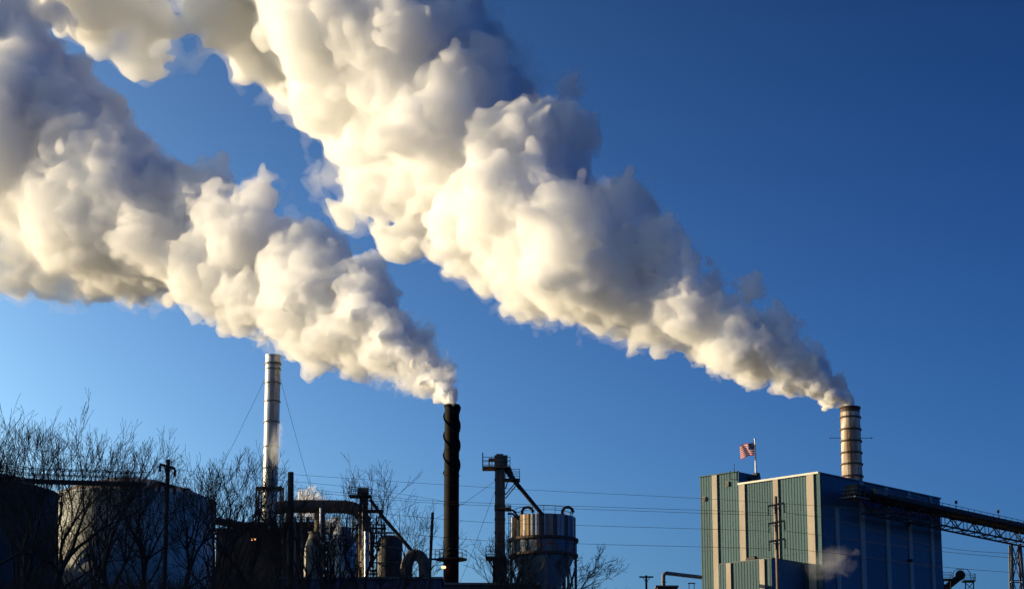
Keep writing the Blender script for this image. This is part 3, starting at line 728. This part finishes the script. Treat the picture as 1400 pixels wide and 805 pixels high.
for (x0_, x1_, y_) in ((477.5, 508, 678.5), (492, 524, 698.5)):
    a, b = P_(x0_, y_), P_(x1_, y_); MB().box((a + b) / 2, ((b - a).length, 1.8, .14)).build("platform", MT["dark"], pc)
    m = MB(); railing(m, [a + Vector((0, -.85, 0)), b + Vector((0, -.85, 0)), b + Vector((0, .85, 0)), a + Vector((0, .85, 0))], .95, .05, 1.0, True); m.build("railing", MT["dark"], pc)
MB().tube([P_(480, 679, .7), P_(481, 655, .7), P_(485, 652, .7)], .04, 6).build("lamp_post", MT["steel"], pc)
for (a, b, w) in (((520, 702), (566, 756), .34), ((506, 682), (520, 702), .3)): MB().tube([P_(*a), P_(*b)], w * .6, 8).build("sloping_pipe", MT["dark"], pc)
for y_ in (716, 742, 768): 
    m = MB()
    m.bar(P_(488, y_), P_(526, y_ + 1), .14); m.bar(P_(488, y_, 1.2), P_(526, y_ + 1, 1.2), .14); m.bar(P_(492, y_ + 10), P_(520, y_ - 12), .09); m.build("tie_beam", MT["steel"], pc)
ad = tag(MB().tube(pth([(555.5, 850), (555.5, 790), (556, 772), (561, 761), (569, 758.5), (576, 762), (580, 772), (580.5, 790), (580.5, 850)]), 8 * Sp, 20).build("arched_duct", MT["duct"]), "dark arched duct bending over like an upturned U by the black chimney", "duct")
for (px, y_) in ((555.5, 778), (580.5, 778), (555.5, 795), (580.5, 795)): MB().tube([P_(px, y_ - .8), P_(px, y_ + .8)], 8.8 * Sp, 20).build("duct_flange", MT["duct"], ad)
br = thing("pipe_bridge", P_(600, 766, 2), "thin railed pipe bridge linking the arched duct with the black chimney", "pipe bridge")
MB().bar(P_(583, 764, 2), P_(606, 764, 5), .22).build("beam", MT["dark"], br)
m = MB(); railing(m, [P_(583, 763, 2), P_(606, 763, 5)], 1.0, .05, .8); m.build("railing", MT["dark"], br)
fh = thing("filter_house", H(P_(400, 750, 6), ZP), "dark filter house with framework under the overhead duct", "building")
a, b = P_(386, 712, 5), P_(430, 712, 5); MB().box(((a.x + b.x) / 2, Yp + 8, (a.z + ZP) / 2), (b.x - a.x, 5, a.z - ZP)).build("casing", MT["tank_dark"], fh)
for k in range(6):
    x = a.x + (b.x - a.x) * k / 5; MB().bar((x, Yp + 5.3, ZP), (x, Yp + 5.3, a.z + .6), .16).build("casing_rib", MT["steel"], fh)
m = MB(); railing(m, [(a.x, Yp + 5.6, a.z), (b.x, Yp + 5.6, a.z), (b.x, Yp + 10.4, a.z), (a.x, Yp + 10.4, a.z)], 1.05, .06, 1.0, True); m.build("railing", MT["dark"], fh)
for (px, y0_, rr) in ((392, 702, 2.2), (403, 706, 1.2), (411, 700, 1.6), (421, 707, 2.6)): MB().tube([P_(px, 713, 7), P_(px, y0_, 7)], rr * Sp, 10).build("roof_stub", MT["duct"], fh)
sf = thing("steel_frame", H(P_(480, 750, 5), ZP), "open steel frame with pipes standing behind the process vessels", "frame")
cols = [444, 458, 474, 488, 510, 526, 546]
for d_ in (4.5, 8):
    for px in cols: MB().bar(P_(px, 716 if px < 530 else 738, d_), P_(px, 870, d_), .2).build("column", MT["dark"], sf)
    for y_ in (722, 742, 762, 784):
        c0 = cols[0]; MB().bar(P_(c0, y_, d_), P_(546 if y_ > 735 else 528, y_, d_), .2).build("beam", MT["dark"], sf)
    for i, (p0, p1) in enumerate(zip(cols, cols[1:])):
        for y_ in (742, 762): MB().bar(P_(p0, y_ if i % 2 else y_ + 20, d_), P_(p1, y_ + 20 if i % 2 else y_, d_), .1).build("brace", MT["dark"], sf)
for (pts_, rr, mt_) in (([(444, 729), (470, 729), (474, 733), (474, 800)], 1.3, "rust"), ([(482, 710), (482, 740), (486, 746), (512, 746), (516, 750), (516, 800)], 1.6, "steel"), ([(440, 752), (456, 752)], 1.2, "steel"), ([(508, 728), (540, 728), (544, 733), (544, 770)], 1.2, "duct"), ([(506, 780), (552, 780)], 1.8, "rust")):
    MB().tube([P_(a_, b_, 3.6) for a_, b_ in pts_], rr * Sp, 8).build("pipe_run", MT[mt_], sf)
for y_ in (720, 741):
    m = MB(); railing(m, [P_(444, y_, 4.4), P_(546 if y_ > 735 else 528, y_, 4.4)], 1.0, .05, 1.2); m.build("railing", MT["dark"], sf)
# low buildings and pipe rack at the foot
def shed(name, label, px0, px1, py, Y, dep, mat, cat="shed", ridge=0.0):
    a, b = at(px0, py, Y), at(px1, py, Y); c = (a + b) / 2; t = thing(name, (c.x, Y + dep / 2, ZP), label, cat)
    z1_ = a.z
    q0, q1, q2, q3 = Vector((a.x, Y, 0)), Vector((b.x, Y, 0)), Vector((b.x, Y + dep, 0)), Vector((a.x, Y + dep, 0))
    for (p, q, o_) in ((q0, q1, Vector((0, -1, 0))), (q1, q2, Vector((1, 0, 0))), (q2, q3, Vector((0, 1, 0))), (q3, q0, Vector((-1, 0, 0)))):
        clad(p, q, ZP, z1_, mat, o_, t, pitch=.8)
    MB().box((c.x, Y + dep / 2, z1_ + .1), (b.x - a.x + .5, dep + .5, .2)).build("roof", MT["roof"], t)
    if ridge: MB().box((c.x, Y + dep / 2, z1_ + .2 + ridge / 2), ((b.x - a.x) * .5, dep * .4, ridge)).build("roof_monitor", mat, t)
    return t
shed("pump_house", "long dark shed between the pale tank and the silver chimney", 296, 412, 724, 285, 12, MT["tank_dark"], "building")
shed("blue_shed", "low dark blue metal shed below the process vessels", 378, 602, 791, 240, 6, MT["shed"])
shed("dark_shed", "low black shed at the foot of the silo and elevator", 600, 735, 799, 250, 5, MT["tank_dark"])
pr = thing("pipe_rack", at(315, 720, 282), "dark pipe rack on the shed roof right of the pale tank", "pipe rack")
for k, (y_, rr) in enumerate(((714, .28), (717.5, .2), (711, .14))): MB().tube([at(296, y_ - 4 + k, 283 + k), at(318, y_ + 1, 283 + k), at(336, y_ + 4, 283 + k), at(362, y_ + 3, 283 + k)], rr, 8).build("pipe", MT["dark"], pr)
for px in (300, 315, 332, 350): MB().bar(at(px, 709, 284), at(px, 726, 284), .14).build("rack_post", MT["dark"], pr)
lp = at(347, 737, 279.6); q = MB().box(lp, (.42, .25, .24)).build("wall_lamp_or_glint", MT["lamp"]); tag(q, "tiny glowing box standing in for a sun glint on the dark shed left of the silver chimney", "lamp")  # a sun glint made as a glowing box; no lamp hangs here
# pipework and little pole left of the boiler house
pp = thing("elbow_pipe", H(at(907, 800, 322), ZP), "dark pipe that rises and turns a right angle into the boiler house", "pipe")
MB().tube([at(907, 850, 322), at(907, 787, 322), at(908, 784.3, 322), at(911, 783, 322), at(958, 788.5, 330)], .26, 10).build("pipe", MT["steel"], pp)
for (px, y_) in ((907, 795), ): MB().tube([at(px, y_ - .6, 322), at(px, y_ + .6, 322)], .36, 12).build("pipe_flange", MT["steel"], pp)
q = shed("flat_hut", "flat roofed hut under the elbow pipe", 899, 925, 802, 318, 5, MT["tank_dark"])
ob = thing("vent_frame", at(946, 805, 326), "small open steel frame beside the boiler house foot", "frame")
for (px, d_) in ((942, 0), (949, 0), (942, .8), (949, .8)): MB().bar(at(px, 796.5, 326 + d_), at(px, 830, 326 + d_), .10).build("frame_post", MT["steel"], ob)
MB().bar(at(940.5, 796.8, 326), at(950.5, 796.8, 326), .14).build("frame_beam", MT["steel"], ob)

# ------------------------------------------------------------------ conveyor
q0_, q1_ = Cn + uR * TR(1146) + oR * 3.0, Cn + oR * 3.0
q1_ = q1_ + uR * px_on(q1_, uR, 1440, ZT - 8)
cv0, cv1 = H(q0_, z_at(q0_, 676.5)), H(q1_, z_at(q1_, 733.5))
cv1 = cv0 + (cv1 - cv0) * 1.8; q1_ = q0_ + (q1_ - q0_) * 1.8
du = (cv1 - cv0).normalized(); sd = du.cross(UP).normalized(); nu = sd.cross(du); CL = (cv1 - cv0).length
cv = thing("conveyor", H(cv0, ZP), "long dark inclined conveyor gallery on a steel truss climbing to the boiler house", "conveyor")
def K(t, s_, h): return cv0 + du * t + sd * s_ + nu * h
wd = 1.25
NP = 46                        # cover sheets along the gallery
for k in range(NP):
    t0, t1_ = CL * k / NP + .02, CL * (k + 1) / NP - .02; vs = []
    for t in (t0, t1_):
        for j in range(9):
            a = math.pi * j / 8; vs.append(K(t, -math.cos(a) * wd * .8, .55 + math.sin(a) * .55))
    m = MB().add(vs, [(j, j + 1, 9 + j + 1, 9 + j) for j in range(8)], True); m.build("cover_sheet", MT["duct"], cv)
for s_ in (-1, 1):
    MB().box((K(0, s_ * wd, .3) + K(CL, s_ * wd, .3)) / 2, (CL, .08, .55), (du, sd, nu)).build("side_plate", MT["dark"], cv)
    MB().bar(K(0, s_ * wd, -.05), K(CL, s_ * wd, -.05), .2).build("top_chord", MT["dark"], cv)
    MB().bar(K(2.5, s_ * wd * .9, -2.0), K(CL, s_ * wd * .9, -2.0), .22).build("bottom_chord", MT["dark"], cv)
    MB().bar(K(0, s_ * (wd + .6), .95), K(CL, s_ * (wd + .6), .95), .06).build("handrail", MT["dark"], cv)
MB().box((K(0, 0, .02) + K(CL, 0, .02)) / 2, (CL, 2 * wd + 1.3, .08), (du, sd, nu)).build("walkway_deck", MT["dark"], cv)
NB = 31
for s_ in (-1, 1):
    for k in range(NB):
        t0, t1_ = 2.5 + (CL - 2.5) * k / NB, 2.5 + (CL - 2.5) * (k + 1) / NB
        a, b = ((t0, -2.0), (t1_, -.05)) if k % 2 else ((t0, -.05), (t1_, -2.0))
        MB().bar(K(a[0], s_ * wd * .95, a[1]), K(b[0], s_ * wd * .95, b[1]), .12).build("truss_diagonal", MT["dark"], cv)
        MB().bar(K(t1_, s_ * wd * .95, -.05), K(t1_, s_ * wd * .95, -2.0), .10).build("truss_upright", MT["dark"], cv)
for k in range(NB + 1):
    t0 = 2.5 + (CL - 2.5) * k / NB; MB().bar(K(t0, -wd * .9, -2.0), K(t0, wd * .9, -2.0), .12).build("cross_tie", MT["dark"], cv)
for k in range(56):
    t0 = CL * k / 55
    for s_ in (-1, 1): MB().bar(K(t0, s_ * (wd + .6), 0), K(t0, s_ * (wd + .6), .95), .06).build("rail_post", MT["dark"], cv)
MB().box(K(-.3, 0, .5), (2.2, 2.0, 1.5), (du, sd, nu)).build("head_drum_housing", MT["dark"], cv)
hp = H(K(-.6, 0, 0), cv0.z - .55)
MB().box(hp, (3.4, 2.6, .14), (Vector((du.x, du.y, 0)).normalized(), sd, UP)).build("head_platform", MT["steel"], cv)
m = MB(); dh = Vector((du.x, du.y, 0)).normalized()
railing(m, [hp + dh * a + sd * b for a, b in ((1.6, 1.25), (-1.6, 1.25), (-1.6, -1.25), (1.6, -1.25))], 1.1, .06, .9); m.build("head_railing", MT["steel"], cv)
MB().box(K(3.2, wd + .35, .6), (2.6, .5, .7), (du, sd, nu)).build("drive_unit", MT["steel"], cv)
for px, py in ((1307.5, 691), (1365.5, 703.5)):
    t = min(np.linspace(0, CL, 400), key=lambda t: abs(700 + FPX * K(t, 0, 1).x / (K(t, 0, 1).y * CP + (K(t, 0, 1).z - CAM_Z) * SP) - px))
    q = MB().bar(K(t, 0, 1.0), K(t, 0, 1.0) + UP * 1.0, .07).build("lamp_post", MT["dark"], cv)
    MB().box(K(t, 0, 1.0) + UP * 1.05, (.34, .34, .4)).build("lamp_head", MT["dark"], q)
# trestle leg
tb = thing("conveyor_trestle", H(cv1, ZP), "lattice steel trestle holding up the conveyor at the frame edge", "trestle")
ft = cv0 + du * (CL * (px_on(q0_, uR, 1388, ZT - 6) / (q1_ - q0_).length)) - UP * 2.2; tp = [ft + Vector((sx * .62, sy * .8, -.1)) for sx in (-1, 1) for sy in (-1, 1)]; bt = [Vector((ft.x + sx * 1.5, ft.y + sy * 2.0, ZP)) for sx in (-1, 1) for sy in (-1, 1)]
for a, b in zip(tp, bt): MB().bar(a, b, .30).build("leg", MT["steel"], tb)
for (i, j) in ((0, 2), (1, 3), (0, 1), (2, 3)):
    for k in range(6):
        f0_, f1_ = k / 6, (k + 1) / 6
        m = MB().bar(tp[i].lerp(bt[i], f0_), tp[j].lerp(bt[j], f1_), .12); m.bar(tp[j].lerp(bt[j], f0_), tp[i].lerp(bt[i], f1_), .12); m.build("cross_brace", MT["steel"], tb)
        MB().bar(tp[i].lerp(bt[i], f1_), tp[j].lerp(bt[j], f1_), .14).build("strut", MT["steel"], tb)
# second conveyor head beyond the boiler house
Q = lambda px, py, dy=0.0: at(px, py, 372 + dy)
hc = thing("conveyor_head_tower", H(Q(1310, 800), ZP), "small railed conveyor head tower right of the boiler house foot", "tower")
MB().bar(Q(1282, 812, 1), Q(1316, 785, 1), .9, 1.0).build("belt_gallery", MT["dark"], hc)
MB().tube([Q(1313, 785.5, -.2), Q(1313, 785.5, 2.2)], .75, 14).build("head_drum", MT["dark"], hc)
for (a_, b_, y_) in ((1287, 1302, 791), (1318, 1334, 793)):
    a, b = Q(a_, y_), Q(b_, y_); MB().box((a + b) / 2 + Vector((0, 1, 0)), ((b - a).length, 2.2, .14)).build("platform", MT["dark"], hc)
    m = MB(); railing(m, [a, b, b + Vector((0, 2, 0)), a + Vector((0, 2, 0))], 1.0, .06, .9, True); m.build("railing", MT["dark"], hc)
m = MB(); pts_ = [Q(1303, 792), Q(1303.5, 781), Q(1308, 777.5), Q(1322, 777.5), Q(1326, 782), Q(1328, 793)]
for a, b in zip(pts_, pts_[1:]): m.bar(a, b, .09)
m.build("guard_frame", MT["dark"], hc)
for px in (1290, 1300, 1320, 1331): MB().bar(Q(px, 793), Q(px, 840), .16).build("leg", MT["dark"], hc)
for (a, b) in (((1318, 795), (1331, 806)), ((1331, 795), (1320, 808)), ((1288, 795), (1300, 808))): MB().bar(Q(*a), Q(*b), .10).build("cross_brace", MT["dark"], hc)

# ------------------------------------------------------------------ utility poles
def utility_pole(px, top, Y, label, arms, mat, lean=(0, 0), w=.17, arm_dir=None, hang=None, dbl=False, ins_px=None):
    p = at(px, top, Y); zb_ = 22.2 if Y < 240 else ZP; q = thing("utility_pole", (p.x + lean[0], p.y, zb_), label, "utility pole")
    MB().tube([Vector((p.x + lean[0], p.y, zb_)), p], [w * 1.35, w], 12).build("pole", mat, q)
    ad_ = arm_dir or Vector((1, 0, 0)); out = []
    for (y_, half) in arms:
        z_ = z_at(p, y_); c_ = Vector((p.x, p.y, z_)) + Vector((0, -w - .08, 0))
        ar = MB().box(c_, (2 * half, .14, .18), (ad_, ad_.cross(UP).normalized(), UP)).build("cross_arm", mat, q)
        MB().bar(c_ + ad_ * half * .55, c_ - UP * .7 + Vector((0, .05, 0)), .06).build("arm_brace", mat, ar)
        MB().bar(c_ - ad_ * half * .55, c_ - UP * .7 + Vector((0, .05, 0)), .06).build("arm_brace", mat, ar)
        for s_ in ((-1, .97), (1, .97), (-1, .15)) if hang else ():
            e = c_ + ad_ * (s_[0] * half * s_[1]); m = MB(); prf = []
            n_ = 6
            for k in range(n_):
                z0_ = -hang * (k + .35) / n_; prf += [(.035, z0_ + .0), (.13, z0_ - .05), (.12, z0_ - .09), (.035, z0_ - .10)]
            m.lathe(e, [(.035, 0)] + prf + [(.035, -hang)], 8); m.build("insulator", MT["insul"], ar); out.append(e - UP * hang)
    return q, out
armd = Vector((math.cos(R(12)), -math.sin(R(12)) * .6, .16)).normalized()
up1, tips = utility_pole(1060.5, 678, 255, "tall wooden utility pole with three cross arms and hanging insulators before the teal wall", [(690, .86), (714, .86), (738.5, .86)], MT["wood"], w=.17, arm_dir=armd, hang=.95)
up2, tips2 = utility_pole(230, 628, 190, "dark wooden utility pole with two cross arms before the pale tank", [(638, .62), (663.5, .62)], MT["wood_dark"], w=.16, arm_dir=Vector((.93, .3, -.22)).normalized(), hang=.55)
up3, _ = utility_pole(883.5, 786, 300, "small distant cross-arm pole left of the elbow pipe", [(788.5, .85)], MT["wood_dark"], w=.13)
for (px, top, Y, ln, w_, lab) in ((397.5, 645, 182, -.12, .22, "thick black pole stub standing beside the silver chimney"), (591.5, 700, 186, .22, .11, "thin dark bare pole leaning near the black chimney")):
    p = at(px, top, Y); q = MB().tube([(p.x + ln * -2, p.y, 22.2), (p.x, p.y, p.z - .02), p], [w_ * 1.15, w_, w_ * .9], 12).build("bare_pole", MT["wood_dark"]); tag(q, lab, "pole")

# ------------------------------------------------------------------ power wires
def wire(pts, label, rr=.020, sag=.0):
    q = np.array([tuple(at(a, b, c)) for a, b, c in pts]); v = [Vector(x) for x in catmull(q, len(pts) * 8)]
    o = MB().tube(v, rr, 5).build("power_wire", MT["wire"]); tag(o, label, "wire", "power wires crossing the works")
    return o
wire([(300, 640, 300), (440, 651, 295), (700, 668, 285), (957, 681, 275), (1200, 697, 262), (1500, 722, 250)], "highest and faintest power wire crossing above the elevator platform", .018)
wire([(380, 664, 290), (560, 682, 280), (700, 688.5, 272), (957, 697, 260), (1050, 700.5, 254)], "upper wire of the close pair running to the pole's top arm")
wire([(380, 668, 290), (560, 685, 280), (700, 692, 272), (957, 701, 260), (1060, 704.5, 254)], "lower wire of the close pair running to the pole's top arm")
wire([(420, 692, 290), (640, 712, 278), (800, 718, 268), (957, 722.5, 260), (1050, 725.5, 254)], "single wire passing behind the silo to the pole's middle arm")
wire([(420, 715, 290), (640, 737, 278), (800, 743, 268), (957, 747, 260), (1050, 749.5, 254)], "lowest wire running across the silo to the pole's bottom arm")
wire([(1071, 700, 254), (1150, 712, 250), (1285, 747, 240), (1400, 757, 232), (1480, 761, 228)], "top wire leaving the cross-arm pole towards the trestle")
wire([(1071, 725, 254), (1150, 735, 250), (1285, 753, 240), (1400, 763, 232), (1480, 767, 228)], "second wire leaving the cross-arm pole towards the trestle")
wire([(1071, 749, 254), (1150, 757, 250), (1285, 774, 240), (1400, 783, 232), (1480, 788, 228)], "lowest wire leaving the cross-arm pole towards the trestle")
wire([(-20, 604, 200), (100, 622, 195), (228, 640, 190), (330, 651, 200), (500, 668, 230), (640, 690, 260)], "thin wire strung over the left trees through the dark cross-arm pole", .014)

# ------------------------------------------------------------------ bare trees
def bare_tree(px, Y, top, spread, seed, label, lean=0.0, depth=6, r0=None, side=0.0, n_stem=1):
    """leafless tree: trunk and one branching crown; the crown reaches picture row `top`"""
    rg = random.Random(seed); base = at(px, 800, Y); zb_ = 22.3 if Y < 200 else ZP; base = Vector((base.x, Y, zb_ - .1))
    Ht = z_at(base, top) - base.z; r0 = r0 or .016 * Ht + .06
    t = thing("bare_tree", base, label, "tree", "leafless trees on the bluff")
    trunk, crown = MB(), MB(); count = [0]
    def limb(mb, p, d, L, ra, rb, n, k):
        pts = [p.copy()]; rs = [ra]; q = p.copy(); dd = d.copy(); out = []
        for i in range(n):
            dd = (dd + Vector((rg.gauss(0, .13), rg.gauss(0, .13), rg.gauss(.05, .09)))).normalized(); q = q + dd * (L / n); pts.append(q.copy()); rs.append(ra + (rb - ra) * (i + 1) / n); out.append((q.copy(), dd.copy(), rs[-1]))
        mb.tube(pts, rs, k, caps=False); return out
    def grow(p, d, L, ra, lev):
        count[0] += 1
        rb = ra * .5
        pts = limb(crown, p, d, L, ra, max(rb, .012), 4 if lev < 3 else 3, 5 if lev < 2 else (4 if lev < 4 else 3))
        if lev >= depth or L < .22: return
        nk = rg.choice((3, 3, 3, 2)) if lev < depth - 1 else rg.choice((3, 4))
        for i in range(nk + (1 if lev < 2 else 0)):
            at_i = rg.choice((1, 2, 3)) if lev < 3 else rg.randrange(0, len(pts)); at_i = min(at_i, len(pts) - 1)
            q, dd, rr = pts[-1] if i == 0 else pts[at_i]
            ang = rg.uniform(.25, .85) * (1 if i else .5); az = rg.uniform(0, 6.283)
            x = dd.cross(Vector((.3, .1, 1))).normalized(); y = dd.cross(x)
            nd = dd * math.cos(ang) + (x * math.cos(az) + y * math.sin(az)) * math.sin(ang) * spread
            nd = (nd + Vector((side * .1, 0, .17))).normalized()
            grow(q, nd, L * rg.uniform(.58, .84), rr * rg.uniform(.62, .85) if i else rr * .95, lev + 1)
    for s_ in range(n_stem):
        d0 = Vector((lean + (rg.uniform(-.3, .3) if n_stem > 1 else 0), rg.uniform(-.1, .1), 1)).normalized()
        pts = limb(trunk, base, d0, Ht * .30, r0, r0 * .72, 5, 8)
        q, dd, rr = pts[-1]
        for i in range(rg.choice((2, 3))):
            ang = rg.uniform(.15, .5); az = rg.uniform(0, 6.283) ; nd = (dd + Vector((math.cos(az), math.sin(az), 0)) * math.tan(ang) * spread).normalized()
            grow(q, nd, Ht * rg.uniform(.26, .32), rr * .75, 1)
        for i in range(2):
            q, dd, rr = pts[rg.choice((2, 3))]; az = rg.uniform(0, 6.283); nd = Vector((math.cos(az) * spread, math.sin(az) * spread, .75)).normalized(); grow(q, nd, Ht * .2, rr * .5, 2)
    # bring the highest twig to the asked height
    zmx = sorted(v[2] for v in crown.v)[int(len(crown.v) * .985)]; k = Ht / max(.1, zmx - base.z)
    for mb in (trunk, crown): mb.v = [(base.x + (v[0] - base.x) * (.5 + .5 * k), base.y + (v[1] - base.y) * (.5 + .5 * k), base.z + (v[2] - base.z) * k) for v in mb.v]
    trunk.build("trunk", MT["bark"], t); crown.build("crown", MT["bark"], t)
    return len(crown.f)
TREES = [
    (2, 150, 545, 1.0, "bare tree cut by the frame edge, tallest before the dark tank"),
    (30, 160, 572, .95, "bare tree just inside the frame edge before the dark tank"),
    (70, 152, 562, 1.0, "tall bare tree rising at the gap between the two tanks"),
    (98, 166, 600, .9, "slender bare tree over the walkway's middle"),
    (128, 172, 645, 1.0, "small bare tree before the pale tank's left half"),
    (152, 156, 608, 1.0, "bare tree whose trunk stands before the pale tank's middle"),
    (190, 160, 628, 1.0, "forked bare tree left of the dark cross-arm pole"),
    (247, 158, 632, 1.0, "bare tree right of the dark cross-arm pole"),
    (275, 174, 655, .9, "thin bare tree at the right edge of the pale tank"),
    (300, 162, 618, .85, "upright bare tree between the pale tank and the silver chimney"),
    (328, 168, 630, .85, "bare tree directly left of the silver chimney"),
    (352, 176, 662, .8, "slim bare tree touching the silver chimney's left side"),
    (425, 178, 662, .9, "thin bare tree before the overhead duct"),
    (462, 186, 680, .9, "low bare tree before the silver vessel"),
    (512, 180, 640, 1.0, "bare tree rising above the pipe column"),
    (545, 184, 668, 1.15, "spreading bare tree before the broad dark vessel"),
    (650, 200, 722, .8, "bare tree between the black chimney and the bucket elevator"),
    (668, 196, 752, .8, "short bare tree at the elevator's foot"),
]
TREES += [
    (14, 178, 590, .9, "slight bare tree behind the tall one at the frame edge"),
    (48, 182, 600, .9, "bare tree before the dark tank's right side"),
    (112, 184, 622, .85, "thin bare tree behind the walkway's right end"),
    (385, 170, 690, .8, "low bare tree at the foot of the black pole stub"),
    (445, 172, 700, .9, "low twiggy tree before the tan vessel"),
]
nt_ = 0
for i, (px, Y, top, sp, lab) in enumerate(TREES): nt_ += bare_tree(px, Y, top, sp, 100 + i * 7, lab, depth=5 if i in (4, 6, 7, 8, 13) else 6, n_stem=2 if i in (6, 1) else 1)
nt_ += bare_tree(768, 170, 752, 1.5, 31, "low bare tree spreading sideways right of the silo hopper", lean=.55, side=2.2, depth=6)
nt_ += bare_tree(735, 175, 772, 1.2, 77, "small bare sapling before the silo hopper", lean=.2, depth=5)
print("TREES faces", nt_)
# brush along the brow of the bluff
b_ = MB(); rg = random.Random(9)
for i in range(2600):
    px = rg.uniform(-40, 860) if rg.random() < .55 else rg.uniform(-40, 420); Y = rg.uniform(148, 185); p = at(px, 805, Y); p.z = 22.2
    h = rg.uniform(1.0, 3.2) * (1.0 if px < 420 else .55 if px < 600 else .3)
    for k in range(3):
        d = Vector((rg.gauss(0, .35), rg.gauss(0, .2), 1)).normalized(); q = p + d * h * rg.uniform(.5, 1); mdl = p.lerp(q, .5) + Vector((rg.gauss(0, .1), 0, 0))
        b_.tube([p, mdl, q], [.03, .018, .006], 3, caps=False, smooth=False)
        for j in range(2):
            s0 = p.lerp(q, rg.uniform(.35, .9)); b_.tube([s0, s0 + Vector((rg.gauss(0, .4), rg.gauss(0, .3), rg.uniform(.2, .7)))], [.012, .005], 3, caps=False, smooth=False)
tag(b_.build("brush", MT["bark"]), "dark tangle of leafless brush along the bluff edge", kind="stuff")

# ------------------------------------------------------------------ the steam
Yr = 352.0
plume("steam_plume", "long white steam plume streaming from the cream banded chimney",
      [(1161, 558, Yr, 10), (1154, 546, Yr, 15), (1124, 525, Yr + 1, 31), (1045, 477, Yr + 4, 55), (946, 430, Yr + 9, 74), (841, 374, Yr + 16, 96), (748, 316, Yr + 26, 118),
       (662, 232, Yr + 42, 142), (570, 118, Yr + 56, 172), (472, -10, Yr + 70, 204), (360, -150, Yr + 84, 236)],
      35, 5, .46, extras=[(765, 60, Yr + 36, 32), (785, 105, Yr + 40, 34), (770, 148, Yr + 38, 36), (1020, 402, Yr + 8, 26), (1062, 442, Yr + 6, 22), (300, 10, Yr + 72, 75), (222, 35, Yr + 74, 52), (165, 5, Yr + 76, 44), (560, 235, Yr + 50, 55)], core_in=.32, VW=1.85)
Yl = 290.0
plume("steam_plume", "broad white steam plume trailing from the black chimney past the silver one",
      [(618, 556, Yl, 8), (613, 541, Yl, 14), (592, 510, Yl + 4, 31), (522, 464, Yl + 12, 60), (432, 416, Yl + 22, 85), (330, 368, Yl + 32, 92), (220, 320, Yl + 42, 104),
       (105, 258, Yl + 54, 130), (-10, 155, Yl + 66, 148), (-130, 40, Yl + 78, 175)],
      33, 23, .46, core_in=.32, extras=[(25, 352, Yl + 56, 40), (80, 366, Yl + 54, 34), (-25, 345, Yl + 58, 45), (130, 378, Yl + 52, 26), (500, 400, Yl + 14, 24), (345, 285, Yl + 30, 32), (95, 120, Yl + 64, 30), (60, 85, Yl + 68, 30)], VW=1.9,
      cuts=[(4, 262, Yl + 58, 15), (28, 276, Yl + 58, 13), (62, 14, Yl + 64, 22), (38, 48, Yl + 64, 12)])
def puff(label, px, py, Y, hw, hh, seed, density, rz=0.0):
    """small thin cloud of uneven steam"""
    c = at(px, py, Y); k = mpp(Y, py)
    m, n, l, out = mat_nodes("steam_puff")
    v = n.new("ShaderNodeVolumePrincipled"); v.inputs["Color"].default_value = (.98, .98, .98, 1); l.new(v.outputs[0], out.inputs["Volume"])
    tc = n.new("ShaderNodeTexCoord"); ln = n.new("ShaderNodeVectorMath"); ln.operation = 'LENGTH'; l.new(tc.outputs["Object"], ln.inputs[0])
    ns = n.new("ShaderNodeTexNoise"); ns.inputs["Scale"].default_value = 1.7; ns.inputs["Detail"].default_value = 4; ns.inputs["Distortion"].default_value = .8
    ad = n.new("ShaderNodeVectorMath"); ad.inputs[1].default_value = (seed * 3.1, seed * 1.7, seed); l.new(tc.outputs["Object"], ad.inputs[0]); l.new(ad.outputs[0], ns.inputs["Vector"])
    m1 = n.new("ShaderNodeMath"); m1.operation = 'MULTIPLY_ADD'; m1.inputs[1].default_value = 2.6; m1.inputs[2].default_value = -.55; l.new(ns.outputs["Fac"], m1.inputs[0])
    m2 = n.new("ShaderNodeMath"); m2.operation = 'SUBTRACT'; l.new(m1.outputs[0], m2.inputs[0]); l.new(ln.outputs["Value"], m2.inputs[1])
    m3 = n.new("ShaderNodeMath"); m3.operation = 'MULTIPLY'; m3.inputs[1].default_value = density; m3.use_clamp = False; l.new(m2.outputs[0], m3.inputs[0])
    m4 = n.new("ShaderNodeMath"); m4.operation = 'MAXIMUM'; m4.inputs[1].default_value = 0; l.new(m3.outputs[0], m4.inputs[0]); l.new(m4.outputs[0], v.inputs["Density"])
    mb = MB(); mb.lathe((0, 0, 0), [(math.sin(math.pi * i / 14), -math.cos(math.pi * i / 14)) for i in range(15)], 20)
    o = mb.build("steam_puff", m, origin=(0, 0, 0)); o.location = c; o.scale = (hw * k, (hw + hh) / 2 * k, hh * k); o.rotation_euler = (0, rz, 0)
    tag(o, label, "steam")
puff("small steam cloud drifting behind the overhead brown duct", 425, 688, 282, 30, 26, 3, 4.5)
puff("little steam cloud between the silver vessel and the drum platform", 456, 722, 279, 22, 19, 4, 4.5)
puff("faint steam wisp rising against the silver chimney", 378, 612, 307, 13, 38, 8, .5, .1)
puff("faint steam wisp drifting before the boiler house corner", 1135, 768, 300, 46, 30, 6, .11, -.3)
